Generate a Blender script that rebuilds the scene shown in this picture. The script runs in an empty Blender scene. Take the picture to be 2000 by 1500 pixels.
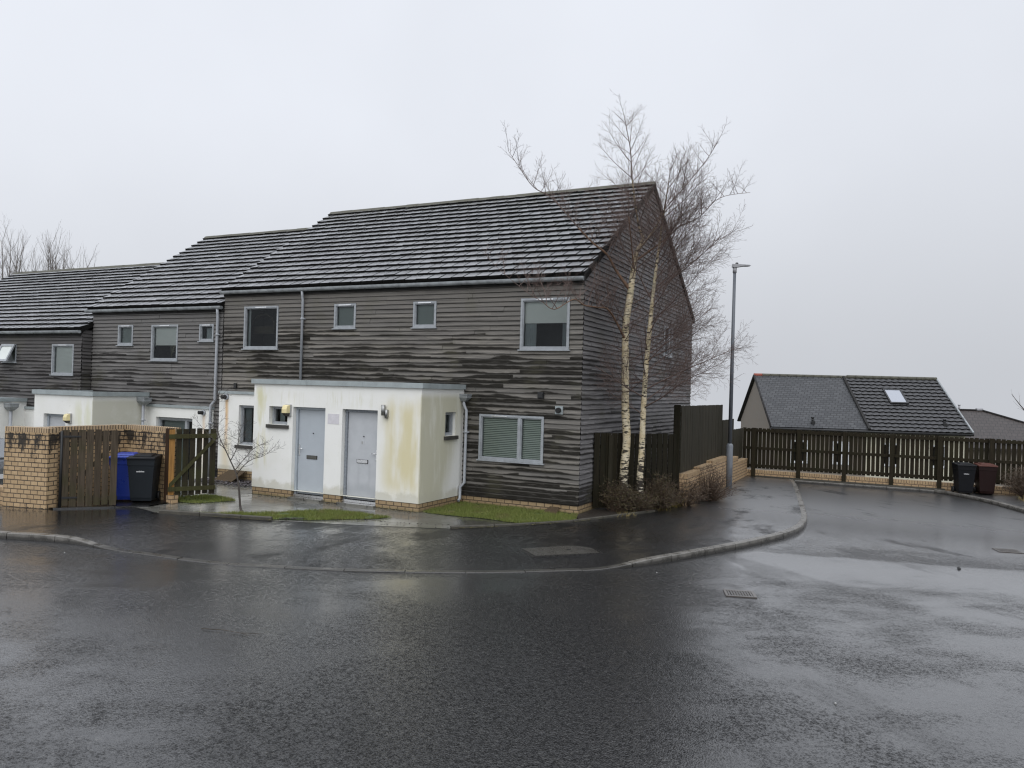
import bpy, math, random
from mathutils import Vector as V, Matrix
from mathutils import noise as mnoise
R = math.radians
S = bpy.context.scene
COL = S.collection
rnd = random.Random(7)

# ------------------------------------------------------------------ mesh helper
class MB:
    def __init__(s): s.v = []; s.f = []; s.m = []; s.sm = []
    def poly(s, pts, m=0, smooth=False):
        i = len(s.v); s.v += [tuple(p) for p in pts]
        s.f.append(tuple(range(i, i + len(pts)))); s.m.append(m); s.sm.append(smooth)
    def hexa(s, b, t, m=0, skip=()):
        # b, t : four bottom and four top corners in the same winding
        i = len(s.v); s.v += [tuple(p) for p in b] + [tuple(p) for p in t]
        fs = [(3, 2, 1, 0), (4, 5, 6, 7), (0, 1, 5, 4), (1, 2, 6, 5), (2, 3, 7, 6), (3, 0, 4, 7)]
        for k, f in enumerate(fs):
            if k in skip: continue
            s.f.append(tuple(i + q for q in f)); s.m.append(m); s.sm.append(False)
    def box(s, x0, x1, y0, y1, z0, z1, m=0):
        s.hexa([(x0, y0, z0), (x1, y0, z0), (x1, y1, z0), (x0, y1, z0)], [(x0, y0, z1), (x1, y0, z1), (x1, y1, z1), (x0, y1, z1)], m)
    def fbox(s, fr, u0, u1, z0, z1, d0, d1, m=0):
        P = fr
        s.hexa([P(u0, z0, d0), P(u1, z0, d0), P(u1, z0, d1), P(u0, z0, d1)], [P(u0, z1, d0), P(u1, z1, d0), P(u1, z1, d1), P(u0, z1, d1)], m)
    def beam(s, a, b, w, h, m=0, up=(0, 0, 1)):
        a = V(a); b = V(b); d = (b - a).normalized(); u = V(up)
        r = d.cross(u).normalized(); u = r.cross(d).normalized()
        q = [(-w / 2, -h / 2), (w / 2, -h / 2), (w / 2, h / 2), (-w / 2, h / 2)]
        s.hexa([a + r * x + u * y for x, y in q], [b + r * x + u * y for x, y in q], m)
    def tube(s, pts, rad, n=6, m=0, cap=True, smooth=True):
        pts = [V(p) for p in pts]
        if not hasattr(rad, '__len__'): rad = [rad] * len(pts)
        t = (pts[1] - pts[0]).normalized()
        a = V((0, 0, 1)) if abs(t.z) < .9 else V((1, 0, 0))
        nx = t.cross(a).normalized(); base = len(s.v)
        for k, p in enumerate(pts):
            t = (pts[min(k + 1, len(pts) - 1)] - pts[max(k - 1, 0)])
            if t.length < 1e-9: t = V((0, 0, 1))
            t.normalize(); nx = (nx - t * nx.dot(t))
            if nx.length < 1e-6: nx = t.orthogonal()
            nx.normalize(); ny = t.cross(nx)
            for j in range(n):
                an = 2 * math.pi * j / n
                s.v.append(tuple(p + (nx * math.cos(an) + ny * math.sin(an)) * rad[k]))
        for k in range(len(pts) - 1):
            for j in range(n):
                a0 = base + k * n + j; a1 = base + k * n + (j + 1) % n
                s.f.append((a0, a1, a1 + n, a0 + n)); s.m.append(m); s.sm.append(smooth)
        if cap and n > 2:
            s.f.append(tuple(base + j for j in reversed(range(n)))); s.m.append(m); s.sm.append(False)
            e = base + (len(pts) - 1) * n
            s.f.append(tuple(e + j for j in range(n))); s.m.append(m); s.sm.append(False)
    def disc(s, c, nrm, r, n=16, m=0):
        c = V(c); nrm = V(nrm).normalized(); a = nrm.orthogonal().normalized(); b = nrm.cross(a)
        s.poly([c + a * r * math.cos(2 * math.pi * k / n) + b * r * math.sin(2 * math.pi * k / n) for k in range(n)], m)
    def build(s, name, mats, parent=None, bevel=0):
        me = bpy.data.meshes.new(name)
        off = V((0, 0, 0)); p = parent
        while p is not None: off = off + V(p.location); p = p.parent
        me.from_pydata([tuple(V(q) - off) for q in s.v], [], s.f)
        if not isinstance(mats, (list, tuple)): mats = [mats]
        for mm in mats: me.materials.append(mm)
        me.polygons.foreach_set('material_index', s.m)
        me.polygons.foreach_set('use_smooth', s.sm)
        me.update()
        o = bpy.data.objects.new(name, me); COL.objects.link(o)
        if parent: o.parent = parent
        if bevel:
            md = o.modifiers.new('bevel', 'BEVEL'); md.width = bevel; md.segments = 2; md.limit_method = 'ANGLE'; md.angle_limit = R(40)
        return o

def thing(name, label, cat, loc=(0, 0, 0), rz=0, group=None):
    o = bpy.data.objects.new(name, None); COL.objects.link(o)
    o.location = loc; o.rotation_euler = (0, 0, rz); o.empty_display_size = .2
    o['label'] = label; o['category'] = cat
    if group: o['group'] = group
    return o
def tag(o, label, cat, group=None):
    o['label'] = label; o['category'] = cat
    if group: o['group'] = group
    return o
def kind(o, k, label=None, cat=None):
    o['kind'] = k
    if label: o['label'] = label
    if cat: o['category'] = cat
    return o
def frame(O, U, N):
    O = V(O); U = V(U); N = V(N)
    return lambda u, z, d=0: O + U * u + N * d + V((0, 0, z))
def lerp(a, b, t): return a + (b - a) * t
def catmull(P, n):
    P = [V(p) for p in P]; out = []
    for i in range(len(P) - 1):
        p0 = P[max(i - 1, 0)]; p1 = P[i]; p2 = P[i + 1]; p3 = P[min(i + 2, len(P) - 1)]
        for k in range(n):
            t = k / n
            out.append(.5 * ((2 * p1) + (p2 - p0) * t + (2 * p0 - 5 * p1 + 4 * p2 - p3) * t * t + (3 * p1 - p0 - 3 * p2 + p3) * t ** 3))
    out.append(P[-1]); return out

# ------------------------------------------------------------------ material helper
class NT:
    def __init__(s, name):
        s.mat = bpy.data.materials.new(name); s.mat.use_nodes = True
        s.t = s.mat.node_tree; s.t.nodes.clear()
    def n(s, typ, ins=None, **kw):
        nd = s.t.nodes.new(typ)
        for k, v in kw.items(): setattr(nd, k, v)
        if ins:
            for k, v in ins.items(): s.set(nd.inputs[k], v)
        return nd
    def set(s, inp, v):
        if isinstance(v, bpy.types.NodeSocket): s.t.links.new(v, inp)
        elif hasattr(v, '__len__') and len(v) == 3 and inp.type == 'RGBA': inp.default_value = (*v, 1)
        else: inp.default_value = v
    def m(s, op, a, b=0., c=0., clamp=False):
        nd = s.n('ShaderNodeMath', {0: a, 1: b, 2: c}, operation=op); nd.use_clamp = clamp; return nd.outputs[0]
    def pos(s): return s.n('ShaderNodeNewGeometry').outputs['Position']
    def nor(s): return s.n('ShaderNodeNewGeometry').outputs['Normal']
    def obj(s): return s.n('ShaderNodeTexCoord').outputs['Object']
    def sep(s, v): return s.n('ShaderNodeSeparateXYZ', {0: v}).outputs
    def comb(s, x=0., y=0., z=0.): return s.n('ShaderNodeCombineXYZ', {0: x, 1: y, 2: z}).outputs[0]
    def noise(s, vec, scale=5., detail=3., rough=.5, dist=0.):
        return s.n('ShaderNodeTexNoise', {'Vector': vec, 'Scale': scale, 'Detail': detail, 'Roughness': rough, 'Distortion': dist}).outputs[0]
    def white(s, vec): return s.n('ShaderNodeTexWhiteNoise', {'Vector': vec}).outputs['Value']
    def map(s, v, a, b, c=0., d=1., smooth=True):
        nd = s.n('ShaderNodeMapRange', {'Value': v, 'From Min': a, 'From Max': b, 'To Min': c, 'To Max': d})
        nd.interpolation_type = 'SMOOTHSTEP' if smooth else 'LINEAR'; nd.clamp = True; return nd.outputs[0]
    def mix(s, f, a, b, blend='MIX'):
        nd = s.n('ShaderNodeMix', data_type='RGBA', blend_type=blend)
        s.set(nd.inputs[0], f); s.set(nd.inputs[6], a); s.set(nd.inputs[7], b); return nd.outputs[2]
    def bump(s, h, strength=.3, dist=.01):
        return s.n('ShaderNodeBump', {'Height': h, 'Strength': strength, 'Distance': dist}).outputs[0]
    def end(s, col, rough=.6, bump=None, metal=0., spec=.5, **kw):
        p = s.n('ShaderNodeBsdfPrincipled', {'Base Color': col, 'Roughness': rough, 'Metallic': metal, 'Specular IOR Level': spec})
        for k, v in kw.items(): s.set(p.inputs[k.replace('_', ' ')], v)
        if bump is not None: s.set(p.inputs['Normal'], bump)
        o = s.n('ShaderNodeOutputMaterial'); s.t.links.new(p.outputs[0], o.inputs[0]); return s.mat
    def window(s, x, y, z, x0, x1, z0, z1, e=.15, y0=None, y1=None):
        a = s.m('MULTIPLY', s.map(x, x0 - e, x0 + e), s.map(x, x1 + e, x1 - e))
        b = s.m('MULTIPLY', s.map(z, z0 - e, z0 + e), s.map(z, z1 + e, z1 - e))
        a = s.m('MULTIPLY', a, b)
        if y0 is not None: a = s.m('MULTIPLY', a, s.m('MULTIPLY', s.m('GREATER_THAN', y, y0), s.m('LESS_THAN', y, y1)))
        return a

def plain(name, col, rough=.5, var=.15, scale=6., metal=0., bumpS=0., spec=.5, useobj=False, fine=60.):
    t = NT(name); p = t.obj() if useobj else t.pos()
    n1 = t.noise(p, scale, 4, .6); n2 = t.noise(p, fine, 2, .6)
    f = t.m('ADD', t.m('MULTIPLY', n1, .7), t.m('MULTIPLY', n2, .3))
    f = t.map(f, .3, .7, smooth=False)
    c = t.mix(f, tuple(q * (1 - var) for q in col), tuple(min(1, q * (1 + var)) for q in col))
    r = t.map(n1, .3, .7, rough * .8, min(1, rough * 1.2))
    return t.end(c, r, t.bump(n2, bumpS, .004) if bumpS else None, metal, spec)

PITCH = .11; Z0C = .2
def mat_cladding(name, light, light2, dark, stain, vertical_top=4.6):
    t = NT(name); p = t.pos(); x, y, z = t.sep(p); u = t.m('ADD', x, y)
    rr = t.m('DIVIDE', t.m('SUBTRACT', z, Z0C), PITCH); row = t.m('FLOOR', rr); v = t.m('FRACT', rr)
    seg = t.m('FLOOR', t.m('DIVIDE', t.m('ADD', u, t.m('MULTIPLY', t.white(t.comb(row, 3.3, 0.)), 9.)), 3.6))
    bid = t.white(t.comb(row, seg, 1.7)); bid2 = t.white(t.comb(seg, row, 8.1))
    grain = t.noise(t.comb(t.m('MULTIPLY', u, 2.2), t.m('MULTIPLY', z, 160.), bid), 1., 4, .65)
    streak = t.noise(t.comb(t.m('MULTIPLY', u, .9), t.m('MULTIPLY', z, 22.), t.m('MULTIPLY', bid, 20.)), 1., 4, .6)
    c = t.mix(bid, light, light2)
    c = t.mix(t.map(streak, .35, .7, 0., .75), c, tuple(q * .5 for q in light2))
    c = t.mix(t.m('MULTIPLY', t.m('GREATER_THAN', bid2, .965), .5), c, tuple(q * 1.3 for q in light))
    c = t.mix(t.map(grain, .38, .68, .0, .75), c, tuple(q * .38 for q in light2))
    # damp black staining that creeps up each board from its lower edge
    wav = t.noise(t.comb(t.m('MULTIPLY', u, .8), t.m('MULTIPLY', row, 5.37), t.m('MULTIPLY', seg, 3.1)), 1., 4, .55)
    zone = t.noise(t.comb(t.m('MULTIPLY', u, .30), t.m('MULTIPLY', z, .6), 4.), 1., 3, .6)
    zh = t.m('MULTIPLY', t.map(z, vertical_top + .55, vertical_top - .9), t.map(zone, .32, .60, .42, 1.18))
    foot = t.map(z, .85, .25, 0., .75)
    thr = t.m('ADD', t.m('MULTIPLY', t.m('SUBTRACT', wav, .50), 2.7), t.m('ADD', t.m('MULTIPLY', t.m('SUBTRACT', bid2, .5), .7), .41))
    thr = t.m('ADD', t.m('MULTIPLY', t.m('MULTIPLY', thr, zh), stain), foot)
    d = t.m('SUBTRACT', t.m('MINIMUM', thr, .82), t.m('ADD', v, t.m('MULTIPLY', t.m('SUBTRACT', grain, .5), .22)))
    dk = t.m('MULTIPLY', t.map(d, -.14, .18), t.map(t.noise(t.comb(t.m('MULTIPLY', u, 4.), t.m('MULTIPLY', z, 30.), 6.), 1., 4, .65), .25, .5, .6, 1.))
    wash = t.m('MULTIPLY', t.map(zone, .5, .75), .3 * stain)
    c = t.mix(wash, c, tuple(q * 3. for q in dark))
    c = t.mix(t.m('MULTIPLY', dk, .95), c, dark)
    up = t.map(z, vertical_top - .5, vertical_top + .2, 0., .55)
    c = t.mix(up, c, tuple(q * .72 for q in light2))
    green = t.m('MULTIPLY', t.map(t.noise(p, 1.3, 3), .52, .7), .25)
    c = t.mix(green, c, (.10, .095, .06))
    c = t.mix(t.map(v, .09, .03), c, (.008, .007, .006))
    return t.end(c, .75, t.bump(grain, .35, .004), spec=t.map(dk, 0., 1., .3, .08))

def mat_brick(name, c1, c2, mortar, bw=.2, bh=.093, black=.5, zoff=0., alg=None, mort=.011):
    t = NT(name); p = t.pos(); x, y, z = t.sep(p); nx, ny, nz = t.sep(t.nor())
    hor = t.m('GREATER_THAN', t.m('ABSOLUTE', nz), .7)
    u = t.m('ADD', x, y)
    vec = t.comb(u, t.m('ADD', z, zoff), 0.)
    br = t.n('ShaderNodeTexBrick', {'Vector': vec, 'Color1': c1, 'Color2': c2, 'Mortar': mortar, 'Scale': 1., 'Mortar Size': mort, 'Mortar Smooth': .25, 'Bias': 0., 'Brick Width': bw, 'Row Height': bh})
    n1 = t.noise(p, 9, 4, .6); n2 = t.noise(p, 70, 3, .6)
    c = t.mix(t.map(n2, .3, .75, 0., .5), br.outputs[0], tuple(q * .62 for q in c1))
    c = t.mix(t.map(n1, .5, .75, 0., .45), c, tuple(q * .6 for q in c2))
    if black:
        drip = t.m('ADD', t.m('MULTIPLY', t.noise(t.comb(t.m('MULTIPLY', u, 5.), t.m('MULTIPLY', z, 1.6), 2.), 1., 5, .7), .72), t.m('ADD', t.m('MULTIPLY', t.noise(t.comb(t.m('MULTIPLY', u, 34.), t.m('MULTIPLY', z, 9.), 2.), 1., 3, .7), .22), t.m('MULTIPLY', br.outputs[1], .09)))
        top = t.m('ADD', t.map(z, .65, 1.45, -.02, .22), t.map(z, 1.5, 1.56, 0., -.2))
        low = t.map(z, .22, .02, 0., .12)
        bl = t.map(t.m('ADD', t.m('ADD', drip, top), low), .62, .72, 0., black)
        c = t.mix(bl, c, (.014, .012, .01))
    if alg: c = t.mix(t.map(z, alg, .0, 0., .55), c, (.10, .10, .04))
    return t.end(c, t.map(n1, .3, .7, .45, .75), t.bump(t.m('ADD', t.m('MULTIPLY', br.outputs[1], -1.), t.m('MULTIPLY', n2, .25)), .6, .006), spec=.4)
# ------------------------------------------------------------------ materials
M = {}
M['clad'] = mat_cladding('weathered_larch_front', (.258, .236, .204), (.186, .174, .157), (.0125, .0112, .0088), 1.0, 4.4)
M['clad2'] = mat_cladding('weathered_larch_grey', (.245, .232, .218), (.19, .182, .173), (.018, .0165, .0155), .7, 3.9)
M['clad3'] = mat_cladding('weathered_larch_brown', (.16, .15, .144), (.11, .104, .101), (.018, .016, .015), .7, 3.6)
M['gable'] = mat_cladding('weathered_larch_gable', (.27, .258, .255), (.195, .187, .187), (.025, .023, .021), .5, 4.0)

def mat_tiles():
    t = NT('wet_concrete_tile'); p = t.pos(); x, y, z = t.sep(p)
    w = t.noise(p, 1.1, 3, .6); f = t.noise(p, 45, 3, .7)
    cid = t.n('ShaderNodeNewGeometry').outputs['Random Per Island']
    c = t.mix(cid, (.185, .188, .195), (.25, .255, .262))
    c = t.mix(t.map(w, .45, .75, 0., .4), c, (.115, .118, .115))
    c = t.mix(t.map(f, .5, .8, 0., .45), c, (.075, .078, .075))
    moss = t.m('MULTIPLY', t.map(z, 7.6, 8.5), t.map(t.noise(p, 5, 4, .7), .45, .6))
    c = t.mix(t.m('MULTIPLY', moss, .7), c, (.06, .058, .03))
    return t.end(c, t.map(f, .3, .7, .22, .5), t.bump(f, .25, .004), spec=.6)
M['tile'] = mat_tiles()
M['tile_edge'] = plain('painted_shade_tile_edge', (.010, .0095, .0085), .85, .5, 8, spec=.15)  # shade under tile butts and in joints, put into a near-black colour
M['ridge'] = plain('mossy_ridge_tile', (.085, .082, .062), .75, .45, 9, bumpS=.4)
M['under'] = plain('dark_soffit', (.012, .011, .010), .9, .3)

def mat_render():
    t = NT('stained_white_render'); p = t.pos(); x, y, z = t.sep(p)
    n = t.noise(p, 1.6, 4, .6); fine = t.noise(p, 130, 2, .6)
    st = t.noise(t.comb(t.m('MULTIPLY', x, 5.), t.m('MULTIPLY', y, 5.), t.m('MULTIPLY', z, .9)), 1., 4, .6)
    st2 = t.noise(t.comb(t.m('MULTIPLY', x, 14.), t.m('MULTIPLY', y, 14.), t.m('MULTIPLY', z, 1.1)), 1., 4, .65)
    c = t.mix(t.map(n, .4, .7, 0., .5), (.80, .795, .755), (.73, .725, .66))
    # yellow-green algae on the right part of the porch front
    a = t.window(x, y, z, -3.85, -2.80, .38, 2.35, .28, -1.9, -1.72)
    st3 = t.noise(t.comb(t.m('MULTIPLY', x, 2.6), y, t.m('MULTIPLY', z, .7)), 1., 3, .55)
    a = t.m('MULTIPLY', a, t.map(t.m('ADD', st3, t.m('MULTIPLY', st2, .22)), .42, .78, .15, 1.))
    c = t.mix(t.m('MULTIPLY', a, .85), c, (.62, .55, .31))
    a = t.window(x, y, z, -7.9, -7.25, .7, 2.6, .18, -1.9, -1.72)
    c = t.mix(t.m('MULTIPLY', a, t.map(st, .42, .66, 0., .8)), c, (.62, .59, .36))
    a = t.window(x, y, z, -6.9, -4.2, 2.2, 2.5, .12, -1.9, -1.72)
    c = t.mix(t.m('MULTIPLY', a, t.map(st2, .5, .7, 0., .5)), c, (.60, .59, .44))
    # grime all over the porch's side wall
    a = t.m('MULTIPLY', t.m('MULTIPLY', t.m('GREATER_THAN', x, -2.945), t.map(z, 2.62, 2.42)), t.map(t.m('ADD', t.m('MULTIPLY', y, -1.), t.m('MULTIPLY', z, .45)), .62, 1.35))
    c = t.mix(t.m('MULTIPLY', a, t.map(st, .25, .55, .55, .95)), c, (.52, .50, .375))
    a = t.m('MULTIPLY', t.m('MULTIPLY', t.m('GREATER_THAN', x, -13.68), t.m('LESS_THAN', x, -13.5)), t.map(z, 2.16, 2.0))
    a = t.m('MULTIPLY', a, t.m('LESS_THAN', y, -.25))
    c = t.mix(t.m('MULTIPLY', a, t.map(n, .25, .5, .6, .95)), c, (.56, .55, .46))
    a = t.window(x, y, z, -14.4, -13.62, -.5, 2.0, .25, -1.95, -1.72)
    c = t.mix(t.m('MULTIPLY', a, t.map(st, .4, .65, 0., .6)), c, (.62, .62, .42))
    # rust streaks below the boiler flues
    for fx, fz, fy0, fy1, k in ((-10.45, 2.2, -.2, .1, 1.), (-11.31, 1.72, -.2, .1, .5)):
        wob = t.m('MULTIPLY', t.m('SUBTRACT', t.noise(t.comb(0., fx, z), 2.2, 2), .5), .12)
        dx = t.m('ABSOLUTE', t.m('SUBTRACT', t.m('ADD', x, wob), fx))
        a = t.m('MULTIPLY', t.map(dx, .10, .0), t.m('MULTIPLY', t.map(z, fz + .02, fz - .02), t.map(z, fz - 1.9, fz - .3, .12, 1.)))
        a = t.m('MULTIPLY', a, t.m('MULTIPLY', t.m('GREATER_THAN', y, fy0), t.m('LESS_THAN', y, fy1)))
        c = t.mix(t.m('MULTIPLY', a, .8 * k), c, (.66, .40, .16))
        a = t.m('MULTIPLY', t.map(dx, .28, .05), t.m('MULTIPLY', t.map(z, fz - .8, fz - 1.5), t.m('MULTIPLY', t.m('GREATER_THAN', y, fy0), t.m('LESS_THAN', y, fy1))))
        c = t.mix(t.m('MULTIPLY', a, .45 * k), c, (.66, .55, .30))
    # damp rising from the ground
    a = t.m('ADD', t.map(z, .62, .18), t.m('MULTIPLY', t.m('SUBTRACT', t.noise(p, 3.2, 4, .6), .5), 1.4))
    c = t.mix(t.map(a, .45, .85, 0., .6), c, (.50, .48, .38))
    c = t.mix(t.map(t.noise(p, 7, 5, .7), .62, .74, 0., .4), c, (.50, .49, .42))
    return t.end(c, .75, t.bump(fine, .25, .004), spec=.3)
M['render'] = mat_render()
M['brick'] = mat_brick('buff_brick', (.38, .275, .155), (.31, .215, .115), (.035, .026, .02), black=.0, alg=.09)
M['brick_wall'] = mat_brick('stained_buff_brick', (.50, .355, .20), (.40, .275, .15), (.032, .026, .02), black=.95)
M['brick_far'] = mat_brick('buff_brick_boundary', (.50, .35, .20), (.42, .28, .155), (.06, .045, .032), black=.0)
M['soldier'] = mat_brick('buff_brick_on_edge', (.52, .38, .23), (.42, .30, .18), (.035, .028, .02), bw=.07, bh=.5, black=.35, zoff=.3, mort=.013)
M['coping_far'] = mat_brick('buff_brick_on_edge_far', (.48, .34, .19), (.40, .27, .15), (.07, .05, .035), bw=.075, bh=.5, black=0, zoff=.2, mort=.009)
M['trim'] = plain('grey_green_trim', (.30, .335, .335), .45, .22, 4)
M['roofing'] = plain('flat_roof_felt', (.07, .07, .07), .5, .2)
M['gutter'] = plain('mould_grey_gutter', (.24, .255, .26), .5, .5, 5)
M['pipe'] = plain('grey_plastic_pipe', (.345, .36, .38), .4, .15, 4)
M['frame'] = plain('pale_grey_frame', (.30, .317, .33), .4, .22, 8)
M['door1'] = plain('blue_grey_door', (.415, .45, .48), .38, .05, 2)
M['frame1'] = plain('blue_grey_door_frame', (.37, .41, .445), .4, .08, 3)
M['frame2'] = plain('worn_dark_door_frame', (.23, .25, .275), .5, .35, 22)
def mat_door2():
    t = NT('grey_stained_door'); p = t.pos(); x, y, z = t.sep(p)
    n = t.noise(p, 4, 4, .6)
    c = t.mix(t.map(n, .3, .7), (.44, .455, .47), (.48, .495, .51))
    d = t.m('ADD', t.m('MULTIPLY', t.map(z, .75, .25), .7), t.m('MULTIPLY', t.noise(t.comb(t.m('MULTIPLY', x, 6.), 0., t.m('MULTIPLY', z, 1.2)), 1., 4), .5))
    c = t.mix(t.map(d, .5, .95, 0., .6), c, (.32, .335, .35))
    dx = t.m('ABSOLUTE', t.m('SUBTRACT', t.m('ABSOLUTE', t.m('ADD', x, 4.5)), .15))
    a = t.m('MULTIPLY', t.map(dx, .06, .0), t.m('MULTIPLY', t.map(z, .96, .9), t.map(z, .2, .6)))
    c = t.mix(t.m('MULTIPLY', a, .22), c, (.30, .31, .32))
    return t.end(c, .42, spec=.4)
M['door2'] = mat_door2()
M['steel'] = plain('brushed_steel', (.30, .30, .29), .35, .1, 9, metal=.9)
M['chrome'] = plain('bright_metal', (.72, .72, .72), .25, .05, 9, metal=.8)
M['bronze'] = plain('dull_bronze_plate', (.085, .085, .075), .4, .3, 20)
M['patch'] = plain('bare_plaster_patch', (.60, .58, .60), .7, .1, 12)
M['sill'] = plain('dark_mossy_sill', (.045, .042, .036), .8, .5, 14)
M['lampwhite'] = plain('yellowed_lamp_lens', (.72, .62, .34), .35, .15, 8)
M['lampgrey'] = plain('grey_lamp_body', (.36, .36, .35), .45, .1)
M['black'] = plain('black_opening', (.008, .008, .008), .7, .2)
M['darkroom'] = plain('dark_room', (.012, .013, .013), .9, .2)
M['blind'] = plain('pale_blind', (.64, .67, .64), .8, .06, 2)
M['blind2'] = plain('grey_green_blind', (.22, .255, .245), .8, .1, 2)
M['curtain'] = plain('grey_curtain', (.30, .34, .35), .85, .2, 5)
M['leafdark'] = plain('house_plant_leaf', (.10, .10, .06), .5, .3)
def mat_venetian():
    t = NT('venetian_slats'); z = t.sep(t.pos())[2]
    f = t.m('FRACT', t.m('MULTIPLY', z, 24.))
    c = t.mix(t.map(f, .25, .6), (.10, .125, .11), (.54, .61, .53))
    return t.end(c, .6)
M['venetian'] = mat_venetian()
def mat_glass():
    t = NT('window_glass')
    fr = t.n('ShaderNodeFresnel', {'IOR': 1.5}).outputs[0]
    tr = t.n('ShaderNodeBsdfTransparent', {'Color': (.87, .895, .885)}).outputs[0]
    gl = t.n('ShaderNodeBsdfGlossy', {'Color': (.42, .44, .45), 'Roughness': .02}).outputs[0]
    mx = t.n('ShaderNodeMixShader', {0: fr, 1: tr, 2: gl}).outputs[0]
    o = t.n('ShaderNodeOutputMaterial'); t.t.links.new(mx, o.inputs[0]); return t.mat
M['glass'] = mat_glass()

def mat_asphalt(name, base, coarse, wetbias, road):
    t = NT(name); p = t.pos(); x, y, z = t.sep(p)
    agg = t.n('ShaderNodeTexVoronoi', {'Vector': p, 'Scale': coarse}).outputs['Distance']
    cell = t.n('ShaderNodeTexVoronoi', {'Vector': p, 'Scale': coarse * .8}).outputs['Color']
    n2 = t.noise(p, coarse * .9, 3, .7); n3 = t.noise(p, coarse * .3, 4, .7)
    # broad wet / drained areas, stretched along the fall of the road
    q = t.comb(t.m('ADD', t.m('MULTIPLY', x, .75), t.m('MULTIPLY', y, .35)), t.m('SUBTRACT', t.m('MULTIPLY', y, 1.5), t.m('MULTIPLY', x, .75)), 1.3)
    big = t.noise(p, .33, 4, .6, .4); mid = t.noise(q, .85, 6, .68, .3)
    wet = t.m('ADD', t.m('MULTIPLY', big, .75), t.m('MULTIPLY', mid, .6))
    rag = t.m('MULTIPLY', t.m('SUBTRACT', t.noise(p, 1.1, 5, .65), .5), .9)
    if road:
        # shallow standing water in the hollow across the junction
        e = t.m('SUBTRACT', t.m('SUBTRACT', y, t.m('MULTIPLY', t.m('SUBTRACT', x, 4.2), .215)), -1.32)
        e = t.m('ADD', e, t.m('MULTIPLY', rag, .35))
        pud = t.m('MULTIPLY', t.map(e, .10, -.10), t.map(t.m('ADD', e, rag), -2.6, -.7))
        pud = t.m('MULTIPLY', pud, t.map(t.m('ADD', x, rag), 2.8, 4.6))
        crest = t.m('MULTIPLY', t.m('MULTIPLY', t.map(e, 0., .25), t.map(e, 1.9, .6)), t.map(x, 3., 4.5))
        wet = t.m('ADD', wet, t.m('MULTIPLY', pud, .24))
        wet = t.m('SUBTRACT', wet, t.m('MULTIPLY', crest, .10))
        far = t.m('MULTIPLY', t.map(y, -.5, 2.5), t.map(x, 2.6, 4.5)); wet = t.m('ADD', wet, t.m('MULTIPLY', far, .34))
        dry = t.m('MULTIPLY', t.map(t.noise(t.comb(t.m('ADD', t.m('MULTIPLY', x, .55), t.m('MULTIPLY', y, .12)), t.m('ADD', t.m('MULTIPLY', y, .75), t.m('MULTIPLY', x, .55)), 7.), 1.25, 5, .65), .55, .68), t.map(y, -1., 1.5, .25, .9))
    else:
        far = t.m('MULTIPLY', t.map(y, -2.2, 1.5), t.map(x, 1.0, 2.4)); wet = t.m('ADD', wet, t.m('MULTIPLY', far, .22))
        dry = t.map(t.noise(t.comb(t.m('MULTIPLY', x, .8), t.m('MULTIPLY', y, .45), 4.), 1.3, 6, .7), .50, .66)
        lf = t.m('MULTIPLY', t.map(x, -7.0, -8.5), t.map(y, -4.9, -5.4))
        wet = t.m('ADD', wet, t.m('MULTIPLY', lf, .5)); dry = t.m('MULTIPLY', dry, t.m('SUBTRACT', 1., lf))
    wet = t.m('ADD', wet, wetbias)
    reflect_dim = t.m('MULTIPLY', t.window(x, x, t.m('ADD', y, rag), 1.2, 4.6, -12.5, -6.6, 1.4), 1.) if road else 0.  # weaker film mid-road paints in the dark reflection of the house
    wet = t.m('SUBTRACT', wet, t.m('MULTIPLY', reflect_dim, .12))
    w = t.m('MULTIPLY', t.map(wet, .36, 1.02), t.m('SUBTRACT', 1., t.m('MULTIPLY', dry, .75)))
    col = t.mix(t.map(agg, .05, .55), tuple(q_ * 1.7 for q_ in base), tuple(q_ * .25 for q_ in base))
    col = t.mix(t.map(t.sep(cell)[0], .9, 1., 0., .5, False), col, (.085, .083, .076))
    col = t.mix(t.map(t.noise(p, .9, 4, .6), .35, .7, 0., .5), col, tuple(q_ * .6 for q_ in base))
    h = t.m('ADD', t.m('MULTIPLY', agg, -1.3), t.m('ADD', t.m('MULTIPLY', n2, .9), t.m('MULTIPLY', n3, 1.0)))
    bs = t.map(w, 0., 1., .85, .16)
    b = t.n('ShaderNodeBump', {'Height': h, 'Strength': bs, 'Distance': .008})
    cb = t.n('ShaderNodeBump', {'Height': h, 'Strength': t.m('MULTIPLY', bs, .36), 'Distance': .007})
    # the film of water breaks at the stones: pits between them stay matt
    film = t.m('ADD', t.m('MULTIPLY', t.map(t.m('ADD', t.m('MULTIPLY', n2, .55), t.m('MULTIPLY', n3, .45)), .40, .60), 1.0), t.map(w, .25, .9, .10, .85), clamp=True)
    film = t.m('MULTIPLY', film, t.m('SUBTRACT', 1., t.m('MULTIPLY', reflect_dim, .30)))
    film = t.m('MULTIPLY', t.m('MAXIMUM', film, t.m('MULTIPLY', far, 1.)), t.m('SUBTRACT', 1., t.m('MULTIPLY', dry, .72)))
    crough = t.m('ADD', t.map(w, 0., 1., .17, .07), t.m('MULTIPLY', t.map(y, 1. if road else 0., 6. if road else 5.), .27))
    fs = t.m('MULTIPLY', t.m('MULTIPLY', far, .9), t.m('SUBTRACT', 1., dry))
    return t.end(col, .38, b.outputs[0], spec=t.m('ADD', t.m('ADD', .08, fs), t.m('MULTIPLY', film, .35)), Coat_Weight=film, Coat_IOR=1.62, Coat_Roughness=crough, Coat_Normal=cb.outputs[0])
M['road'] = mat_asphalt('wet_road_asphalt', (.0085, .0087, .0093), 62., .02, True)
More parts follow.
